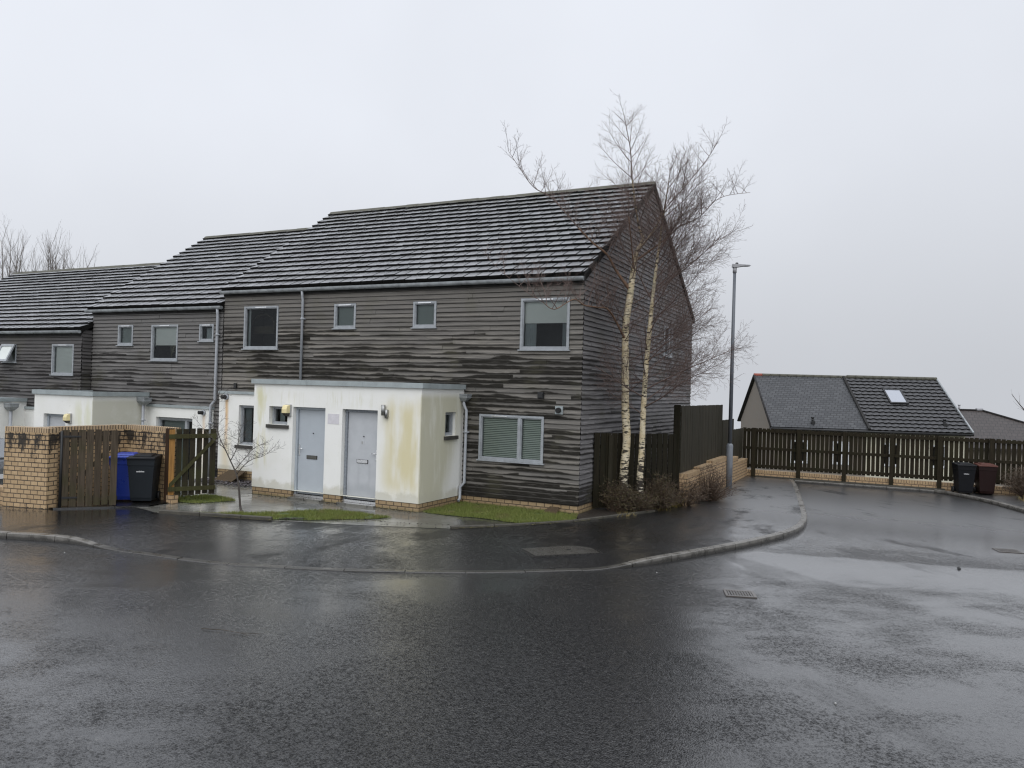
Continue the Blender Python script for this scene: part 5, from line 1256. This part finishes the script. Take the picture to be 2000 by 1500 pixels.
def bungalow(name, label, A, B, r, run, drop, base, mat, wallmat, flue=False):
    A, B = V(A), V(B); d = (B - A); d.z = 0; d.normalize(); n = V((d.y, -d.x, 0)); Z = V((0, 0, 1))
    t = thing(name, label, 'house', ((A + B) / 2).x and (A + B) / 2 + V((0, 0, base - A.z)))
    e = [A - d * run + n * run - Z * drop, B + d * run + n * run - Z * drop, B + d * run - n * run - Z * drop, A - d * run - n * run - Z * drop]
    mb = MB(); mb.poly([A, B, e[1], e[0]]); mb.poly([B, e[2], e[1]]); mb.poly([B, A, e[3], e[2]]); mb.poly([A, e[0], e[3]])
    for a, b in ((0, 1), (1, 2), (2, 3), (3, 0)): mb.poly([e[a], e[b], e[b] - Z * .15, e[a] - Z * .15])
    rf = mb.build('roof', M[mat], t); mb = MB()
    for a, b in ((A, B), (A, e[0]), (B, e[1]), (B, e[2])): mb.tube([a + Z * .03, b + Z * .03], .07, 6)
    mb.build('ridge_cap', M['under'], rf)
    mb = MB(); q = [A - d * (run - .3) + n * (run - .3), B + d * (run - .3) + n * (run - .3), B + d * (run - .3) - n * (run - .3), A - d * (run - .3) - n * (run - .3)]
    lo = [V((p.x, p.y, base)) for p in q]; hi = [V((p.x, p.y, e[0].z - .05)) for p in q]
    for k in range(4): mb.poly([lo[k], lo[(k + 1) % 4], hi[(k + 1) % 4], hi[k]])
    mb.build('wall', M[wallmat], t)
    if flue: mb = MB(); p = A + d * .95 ; mb.tube([p, p + Z * .32], .06, 8); mb.tube([p + Z * .30, p + Z * .36], .085, 8); mb.build('flue', M['lantern'], rf)
    if flue: mb = MB(); p = B; mb.tube([p - d * .35 + Z * .07, p + d * .05 + Z * .07], .1, 8); mb.build('hip_end', M['lantern'], rf)
bungalow('bungalow', 'brown hip-roofed bungalow behind the tiled-roof house', (9.0, 41.2, 2.2), (11.15, 42.24, 2.2), 0, 5.2, 2.1, -5, 'browntile', 'harl', True)
bungalow('bungalow', 'pale house with a dark roof peeping in at the far right edge', (17.2, 44.5, 1.95), (21, 46.2, 1.95), 0, 3.0, .75, -5, 'browntile', 'harl2')

# ------------------------------------------------------------------ trees
def inhouse(p):
    return p.x < .10 and p.y > -.16 and p.x > -30 and p.z < 5.45 + .655 * min(max(p.y, 0), max(10.2 - p.y, 0))
def grow(mb, rng, p, d, length, r, depth, par, rmin=.0018):
    """one branch with side twigs; par: list per depth of (spacing, child length factor, angle, upturn)"""
    n = max(3, int(length / .14)); pts = [p.copy()]; rad = [r]; d = d.normalized(); cur = p.copy(); nodes = []
    up = par[depth][3]
    for k in range(n):
        wj = .055 if depth < 2 else .08; d = (d + V((rng.gauss(0, wj), rng.gauss(0, wj), rng.gauss(0, wj))) + V((0, 0, up / n))).normalized()
        nx = cur + d * (length / n)
        if inhouse(nx): break
        cur = nx; pts.append(cur.copy()); rad.append(max(rmin, r * (1 - .8 * (k + 1) / n))); nodes.append((cur.copy(), d.copy(), (k + 1) / n))
    if len(pts) < 2: return
    mb.tube(pts, rad, 5 if r > .018 else (4 if r > .008 else 3), cap=False)
    if depth + 1 >= len(par): return
    sp, lf, ang, _ = par[depth + 1]; s = length * rng.uniform(.12, .2); az = rng.uniform(0, 6.28)
    while s < length * .98:
        t = s / length; k = min(len(nodes) - 1, int(t * len(nodes))); 
        if t * n > len(nodes): break
        c, dd, _ = nodes[k]; c0 = pts[k]; c = c0.lerp(c, t * len(nodes) - k if t * len(nodes) - k < 1 else 1)
        a = dd.orthogonal().normalized(); b = dd.cross(a); az += 2.4 + rng.uniform(-.5, .5); q = ang * rng.uniform(.75, 1.25)
        nd = dd * math.cos(q) + (a * math.cos(az) + b * math.sin(az)) * math.sin(q)
        L = length * lf * (1.05 - .55 * t) * rng.uniform(.6, 1.25)
        if L > .06: grow(mb, rng, c, nd, L, max(rmin, min(r * .55, .0042 * L + .0014)), depth + 1, par, rmin)
        s += sp * rng.uniform(.7, 1.3)

def trunk_tube(mb, pts, rad, n=12, wob=.0, rng=rnd):
    P = catmull(pts, 5); rr = []
    for i in range(len(rad) - 1): rr += [lerp(rad[i], rad[i + 1], k / 5) for k in range(5)]
    rr.append(rad[-1]); rr = [r * (1 + rng.uniform(-wob, wob)) for r in rr]
    mb.tube(P, rr, n); return P, rr
PAR = [(0, 0, 0, .22), (.085, .46, .62, .15), (.075, .50, .62, .05), (.075, .5, .65, -.1)]
def spawn(mb, rng, P, rr, zmin, spacing, lenf, elev, par, skip=0.0, bias=None):
    az = rng.uniform(0, 6.28); acc = 0; nxt = .1
    for a, b, r in zip(P, P[1:], rr):
        seg = (b - a).length
        while acc + seg > nxt:
            t = (nxt - acc) / seg; c = a.lerp(b, t); nxt += spacing * rng.uniform(.7, 1.3); az += 2.4 + rng.uniform(-.45, .45)
            if c.z < zmin or rng.random() < skip: continue
            L = lenf(c.z) * rng.uniform(.7, 1.25); el = R(elev(c.z) + rng.uniform(-12, 12)); h = V((math.cos(az), math.sin(az), 0))
            if bias and rng.random() < .42: h = (h * .55 + V(bias)).normalized()
            dd = h * math.cos(el) + V((0, 0, math.sin(el)))
            if inhouse(c + dd * .3): continue
            grow(mb, rng, c, dd, L, .0052 * L + .0042, 0, par)
        acc += seg
def birches():
    rng = random.Random(21)
    t = thing('birch_tree', 'taller pale-barked bare birch, forked high up, left of the pair', 'tree', (.66, 1.37, 0), group='birch trees by the gable')
    mb = MB(); T1 = [(.66, 1.37, -.05), (.60, 1.33, .77), (.64, 1.35, 1.6), (.60, 1.32, 2.31), (.57, 1.30, 3.49), (.56, 1.29, 4.2), (.65, 1.32, 5.03), (.69, 1.34, 5.5), (.75, 1.36, 5.98)]
    P, rr = trunk_tube(mb, T1, [.122, .100, .094, .092, .082, .080, .076, .064, .054], 14, .05, rng)
    LI = [(.65, 1.32, 5.05), (.35, 1.15, 5.49), (.19, .95, 5.84), (-.08, .70, 6.09), (-.36, .5, 6.41), (-.9, .25, 7.05), (-1.33, .1, 7.33), (-1.66, 0, 7.79), (-1.93, -.05, 8.19)]
    LE = [(.75, 1.36, 5.95), (.87, 1.42, 6.27), (.79, 1.38, 6.51), (.70, 1.33, 7.04), (.62, 1.29, 7.63), (.57, 1.26, 8.3), (.50, 1.21, 8.7), (.45, 1.18, 8.95)]
    LR = [(.75, 1.36, 5.95), (.94, 1.46, 6.22), (1.16, 1.56, 6.58), (1.25, 1.6, 6.88), (1.64, 1.85, 7.42), (2.1, 2.2, 8.15), (2.3, 2.35, 8.57)]
    LS = [(.73, 1.36, 5.75), (1.24, 1.75, 6.23), (1.55, 1.95, 6.59), (1.97, 2.2, 6.84), (2.38, 2.5, 7.33), (3.0, 2.9, 7.5)]
    LO = [(.57, 1.29, 3.9), (.40, .62, 4.51), (.30, .06, 4.54), (.21, -.48, 4.53), (.09, -.8, 4.62), (-.18, -1.16, 4.38), (-.36, -1.36, 4.51), (-.65, -1.62, 4.72), (-1.02, -1.97, 5.08), (-1.33, -2.29, 5.46)]
    LB = [(.70, 1.34, 5.5), (.75, 1.0, 6.0), (.80, .55, 6.6), (.9, .2, 7.2), (.95, 0, 7.8)]
    limbs = []; tw = MB(); lm = MB()
    for l, r0, r1 in ((LI, .044, .004), (LE, .046, .005), (LR, .034, .005), (LS, .030, .004), (LO, .028, .003), (LB, .022, .004)):
        n = len(l); rs = [lerp(r0, r1, (k / (n - 1)) ** .55) for k in range(n)]; cutk = {0: 4, 1: 4, 2: 3, 3: 2, 4: 6, 5: 2}[len(limbs)]
        P1, r1_ = trunk_tube(mb if len(limbs) in (1, 2) else lm, l[:cutk + 1], rs[:cutk + 1], 8, .03, rng); P2_, r2_ = trunk_tube(tw, l[cutk:], rs[cutk:], 6, .03, rng); limbs.append((P1 + P2_[1:], r1_ + r2_[1:]))
    tk = mb.build('trunk', M['birch'], t); lm.build('limb', M['limb'], tk)
    spawn(tw, rng, P, rr, 2.6, .20, lambda z: 1.55, lambda z: 22 if z < 4 else 40, PAR, .1, (.6, -.1, 0))
    for (P2, r2), f in zip(limbs, (.95, 1.2, 1.1, 1.1, .9, .5)):
        m = len(P2); tot = sum((a - b).length for a, b in zip(P2, P2[1:]))
        spawn(tw, rng, P2, r2, 0, .105, lambda z, f=f, z0=P2[0].z, z1=P2[-1].z: f * (1.15 - .62 * (z - z0) / max(.1, z1 - z0)), lambda z: 46, PAR, .12)
    tw.build('branches', M['twig'], t)
    rng = random.Random(33)
    t = thing('birch_tree', 'slimmer pale-barked bare birch, nearer the tall fence, right of the pair', 'tree', (1.02, 1.46, 0), group='birch trees by the gable')
    mb = MB(); T2 = [(1.02, 1.46, -.05), (.96, 1.42, .67), (.98, 1.43, 1.38), (1.0, 1.43, 2.56), (1.04, 1.44, 3.5), (1.1, 1.46, 4.44), (1.15, 1.48, 5.15), (1.2, 1.5, 5.74), (1.25, 1.52, 6.21), (1.28, 1.53, 6.57), (1.36, 1.6, 7.3), (1.42, 1.65, 7.9)]
    P, rr = trunk_tube(mb, T2, [.096, .077, .070, .062, .056, .049, .038, .031, .026, .022, .012, .005], 12, .05, rng)
    mb.build('trunk', M['birch'], t); tw = MB()
    spawn(tw, rng, P, rr, 2.2, .135, lambda z: 2.0 if z < 5 else max(.6, 2.0 - .45 * (z - 5)), lambda z: 28 if z < 4.5 else 45, PAR, .0, (.85, .1, 0))
    tw.build('branches', M['twig'], t)
birches()
def sapling():
    rng = random.Random(5); t = thing('sapling', 'small bare sapling in the grass in front of the white porch', 'sapling', (-5.82, -4.0, 0))
    mb = MB(); q = [trunk_tube(mb, l, r, 7, .05, rng) for l, r in (
        ([(-5.76, -4.0, -.03), (-5.86, -4.0, .1), (-5.92, -4, .5), (-6.0, -4, .78), (-6.18, -4, 1.05)], [.032, .024, .020, .017, .013]),
        ([(-6.18, -4, 1.05), (-6.33, -4.02, 1.3), (-6.50, -4.0, 1.5), (-6.62, -4, 1.85), (-6.66, -4, 2.2), (-6.58, -3.95, 2.5)], [.013, .010, .008, .006, .004, .002]),
        ([(-6.18, -4, 1.05), (-6.12, -3.9, 1.3), (-6.15, -3.8, 1.6), (-6.05, -3.8, 1.85)], [.011, .008, .005, .002]),
        ([(-6.33, -4.02, 1.3), (-6.6, -4.1, 1.5), (-6.86, -4.15, 1.72)], [.008, .005, .002]),
        ([(-6.0, -4, .78), (-5.8, -4.0, .98), (-5.58, -4, 1.12), (-5.3, -4, 1.2), (-5.1, -4, 1.32)], [.011, .008, .006, .004, .002]),
        ([(-6.05, -4, .86), (-5.9, -3.9, 1.1), (-5.75, -3.8, 1.32), (-5.5, -3.8, 1.42)], [.009, .006, .004, .002]))]
    mb.build('trunk', M['bark'], t); tw = MB(); par = [(0, 0, 0, .1), (.075, .5, .75, .15), (.065, .5, .7, .1)]
    for P, r in q[1:]:
        az = 0; k = 2
        while k < len(P):
            az += 2.4; h = V((math.cos(az), math.sin(az) * .8, rng.uniform(.2, .9))); grow(tw, rng, P[k], h, rng.uniform(.18, .46), .004, 0, par, .002); k += 1
    tw.build('branches', M['bark'], t)
sapling()
def far_tree(name, label, x, y, z0, h, spread, seed, group=None, mat='fartwig', stems=7, lean=0):
    rng = random.Random(seed); t = thing(name, label, 'tree', (x, y, z0), group=group); mb = MB(); tw = MB(); par = [(0, 0, 0, .4), (.28, .36, .40, .5), (.2, .42, .42, .3)]
    mb.tube([(x, y, z0 - .2), (x, y, z0 + h * .25)], [.3, .22], 8)
    for k in range(stems):
        a = 6.283 * k / stems + rng.uniform(-.3, .3); q = rng.uniform(.2, 1) * spread
        pts = [(x, y, z0 + h * rng.uniform(.1, .25)), (x + math.cos(a) * q * .45, y + math.sin(a) * q * .45, z0 + h * .45), (x + math.cos(a) * q * .8 + lean * .3, y + math.sin(a) * q * .8, z0 + h * .72), (x + math.cos(a) * q + lean, y + math.sin(a) * q, z0 + h * (1 - .22 * q / spread) * rng.uniform(.93, 1.))]
        P, rr = trunk_tube(mb, pts, [.10, .07, .04, .012], 6, .02, rng)
        spawn(tw, rng, P, rr, z0 + h * .3, .3, lambda z: h * .15, lambda z: 66, par)
    mb.build('trunk', M[mat], t); tw.build('branches', M[mat], t)
far_tree('bare_tree', 'bare upright tree behind the far roof, cut by the left edge of the photo', -46.3, 15.2, -1, 13.7, 2.0, 3, 'bare trees behind the houses', stems=11)
far_tree('bare_tree', 'bare upright tree behind the far roof, the right one of the two', -43.3, 16.6, -1, 13.3, 2.3, 7, 'bare trees behind the houses', stems=13)
def edge_tree():
    rng = random.Random(9); t = thing('garden_tree', 'bare garden tree reaching into the right edge beyond the picket fence', 'tree', (12.2, 22.6, -2.3)); mb = MB(); tw = MB()
    par = [(0, 0, 0, .3), (.3, .4, .6, .2), (.2, .45, .6, .1)]
    P, rr = trunk_tube(mb, [(12.2, 22.6, -2.4), (12.15, 22.6, 0), (12.1, 22.6, 2.2), (12.2, 22.7, 4.2), (12.3, 22.8, 5.2)], [.13, .11, .08, .04, .01], 8, .02, rng)
    P2, r2 = trunk_tube(mb, [(12.12, 22.6, 1.2), (11.5, 22.3, 1.9), (10.9, 22.0, 2.5), (10.45, 21.8, 3.1)], [.05, .035, .02, .006], 6, .03, rng)
    mb.build('trunk', M['bark'], t); spawn(tw, rng, P, rr, .5, .35, lambda z: 1.1, lambda z: 40, par, bias=(.6, 0, 0)); spawn(tw, rng, P2, r2, 0, .3, lambda z: .6, lambda z: 45, par); tw.build('branches', M['fartwig'], t)
edge_tree()

# ------------------------------------------------------------------ shrubs
def shrub(label, x, y, rx, ry, h, n, seed, leaf='shrubleaf', leaves=10, group=None, twiggy=0.0, dens=1.):
    rng = random.Random(seed); t = thing('shrub', label, 'shrub', (x, y, 0), group=group); mb = MB(); lf = MB()
    for k in range(n):
        a = rng.uniform(0, 6.283); q = rng.random() ** .6; ex, ey = math.cos(a) * rx * q, math.sin(a) * ry * q; hz = h * (1 - .5 * q * q) * rng.uniform(.35, 1.25)
        b = V((x + ex * .25, y + ey * .25, 0)); m_ = V((x + ex * .7, y + ey * .7, hz * .62)); e = V((x + ex, y + ey, hz)) + V((rng.gauss(0, .11), rng.gauss(0, .11), rng.gauss(0, .04)))
        if inhouse(e): continue
        P = catmull([b, m_, e], 3); mb.tube(P, [lerp(.0065, .0022, i / (len(P) - 1)) for i in range(len(P))], 3, cap=False)
        for s in range(4):
            c = P[rng.randrange(2, len(P))]; d = V((rng.gauss(0, 1), rng.gauss(0, 1), rng.uniform(-.2, 1))).normalized() * rng.uniform(.06, .2); mb.tube([c, c + d], [.003, .0015], 3, cap=False)
            for _ in range(int(leaves * dens / 4 + rng.random())):
                p = c + d * rng.random() + V((rng.gauss(0, .03), rng.gauss(0, .03), rng.gauss(0, .02))); u = V((rng.gauss(0, 1), rng.gauss(0, 1), rng.gauss(0, .6))).normalized(); v = u.orthogonal().normalized(); l = rng.uniform(.012, .026)
                if inhouse(p): continue
                lf.poly([p, p + u * l + v * l * .45, p + u * l * 2, p + u * l - v * l * .45])
    mb.build('stems', M['shrubstem'], t)
    if lf.f: lf.build('foliage', M[leaf], t)
G = 'shrubs below the birches'
shrub('dark olive shrub round the foot of the taller birch', .62, .88, .42, .34, .66, 150, 1, 'shrubleaf', 14, G)
shrub('low dark shrub between the two birch trunks and the kerb edging', 1.0, 1.22, .34, .42, .46, 130, 2, 'shrubleaf', 14, G)
shrub('wispy brown shrub against the board fence right of the birches', 1.28, 1.95, .5, .6, .72, 230, 3, 'shrubleaf', 10, G)
shrub('low brown-green shrub spilling to the end of the edging', 1.62, 2.95, .5, .7, .62, 240, 4, 'shrubleaf2', 9, G)
shrub('bare arching twiggy shrub in front of the brick wall by the lamp post', 1.95, 4.3, .62, 1.1, .8, 230, 6, 'shrubleaf2', 2.5, G)
shrub('rounded brown shrub beside the red-brown bin at the right edge', 9.75, 10.75, .75, .55, .86, 420, 8, 'shrubleaf2', 16, None)
shrub('second rounded brown shrub cut by the right edge of the photo', 10.9, 10.5, .7, .6, .85, 300, 10, 'shrubleaf2', 16, None)
def tuft():
    rng = random.Random(3); mb = MB()
    for c0, n, hh in (((1.42, 2.62), 170, .26), ((1.3, 1.9), 90, .14), ((9.6, 10.0), 90, .2), ((.9, .55), 60, .12)):
        for _ in range(n):
            x, y = c0[0] + rng.gauss(0, .09), c0[1] + rng.gauss(0, .12); a = rng.uniform(0, 6.28); l = rng.uniform(.3, 1) * hh; w = .005
            mb.poly([(x - w, y, .0), (x + w, y, .0), (x + math.cos(a) * l * .7, y + math.sin(a) * l * .7, l)])
    kind(mb.build('tuft_grass', M['strawgrass']), 'stuff', 'straw-coloured grass tufts at the edging', 'grass')
tuft()

# ------------------------------------------------------------------ car at the left edge
def car():
    t = thing('parked_car', 'silver-grey parked car, only its end showing at the left edge behind the bin store', 'car', (0, 0, 0))
    prof = [(-2.0, .28, .62), (-1.95, .25, .78), (-1.3, .22, .93), (-.75, .22, 1.0), (.9, .22, 1.02), (1.55, .22, .98), (1.93, .26, .92), (2.0, .34, .75)]
    mb = MB(); W = lambda x: .86 - .10 * (abs(x) / 2) ** 4
    ri = [[(x, -W(x) * .94, b), (x, -W(x), (b + tz) / 2), (x, -W(x) * .93, tz), (x, W(x) * .93, tz), (x, W(x), (b + tz) / 2), (x, W(x) * .94, b)] for x, b, tz in prof]
    for a, b in zip(ri, ri[1:]):
        for k in range(6): mb.poly([a[k], b[k], b[(k + 1) % 6], a[(k + 1) % 6]], 0, True)
    mb.poly(ri[0]); mb.poly(ri[-1]); body = mb.build('body', M['carpaint'], t)
    cab = [(-.95, .98, .78), (-.35, 1.36, .64), (.2, 1.45, .62), (1.2, 1.42, .62), (1.72, 1.0, .74)]
    mb = MB(); rf = [(x, z, w) for x, z, w in cab]
    for (x0, z0, w0), (x1, z1, w1) in zip(rf, rf[1:]): mb.hexa([(x0, -w0, z0 - .03), (x1, -w1, z1 - .03), (x1, w1, z1 - .03), (x0, w0, z0 - .03)], [(x0, -w0, z0), (x1, -w1, z1), (x1, w1, z1), (x0, w0, z0)])
    mb.build('roof', M['carpaint'], t)
    mb = MB()
    for s in (-1, 1): mb.poly([(x, s * w * 1.0, z - .03) for x, z, w in rf] + [(1.7, s * .78, .97), (-.9, s * .78, .97)])
    mb.build('side_window', M['carglass'], t)
    mb = MB()
    for s in (-1, 1): mb.beam((-.95, s * .80, 1.0), (1.72, s * .80, 1.01), .02, .025)
    mb.build('window_strip', M['chrome'], t)
    for x in (-1.25, 1.25):
        for s in (-1, 1):
            mb = MB(); mb.tube([(x, s * .66, .31), (x, s * .86, .31)], .31, 24); w = mb.build('wheel', M['rubber'], t); mb = MB(); mb.tube([(x, s * .855, .31), (x, s * .875, .31)], .19, 16); mb.build('rim', M['lantern'], w)
    for s in (-.6, .6):
        mb = MB(); mb.box(1.9, 2.01, s - .14, s + .14, .66, .8); mb.build('tail_light', M['redridge'], t)
        mb = MB(); mb.box(-2.0, -1.85, s - .16, s + .16, .6, .72); mb.build('headlight', M['white'], t)
    mb = MB(); mb.box(1.98, 2.04, -.26, .26, .5, .61); mb.build('number_plate', M['white'], t)
    t.location = (-15.75, -4.15, -.38); t.rotation_euler = (0, 0, 0)
car()
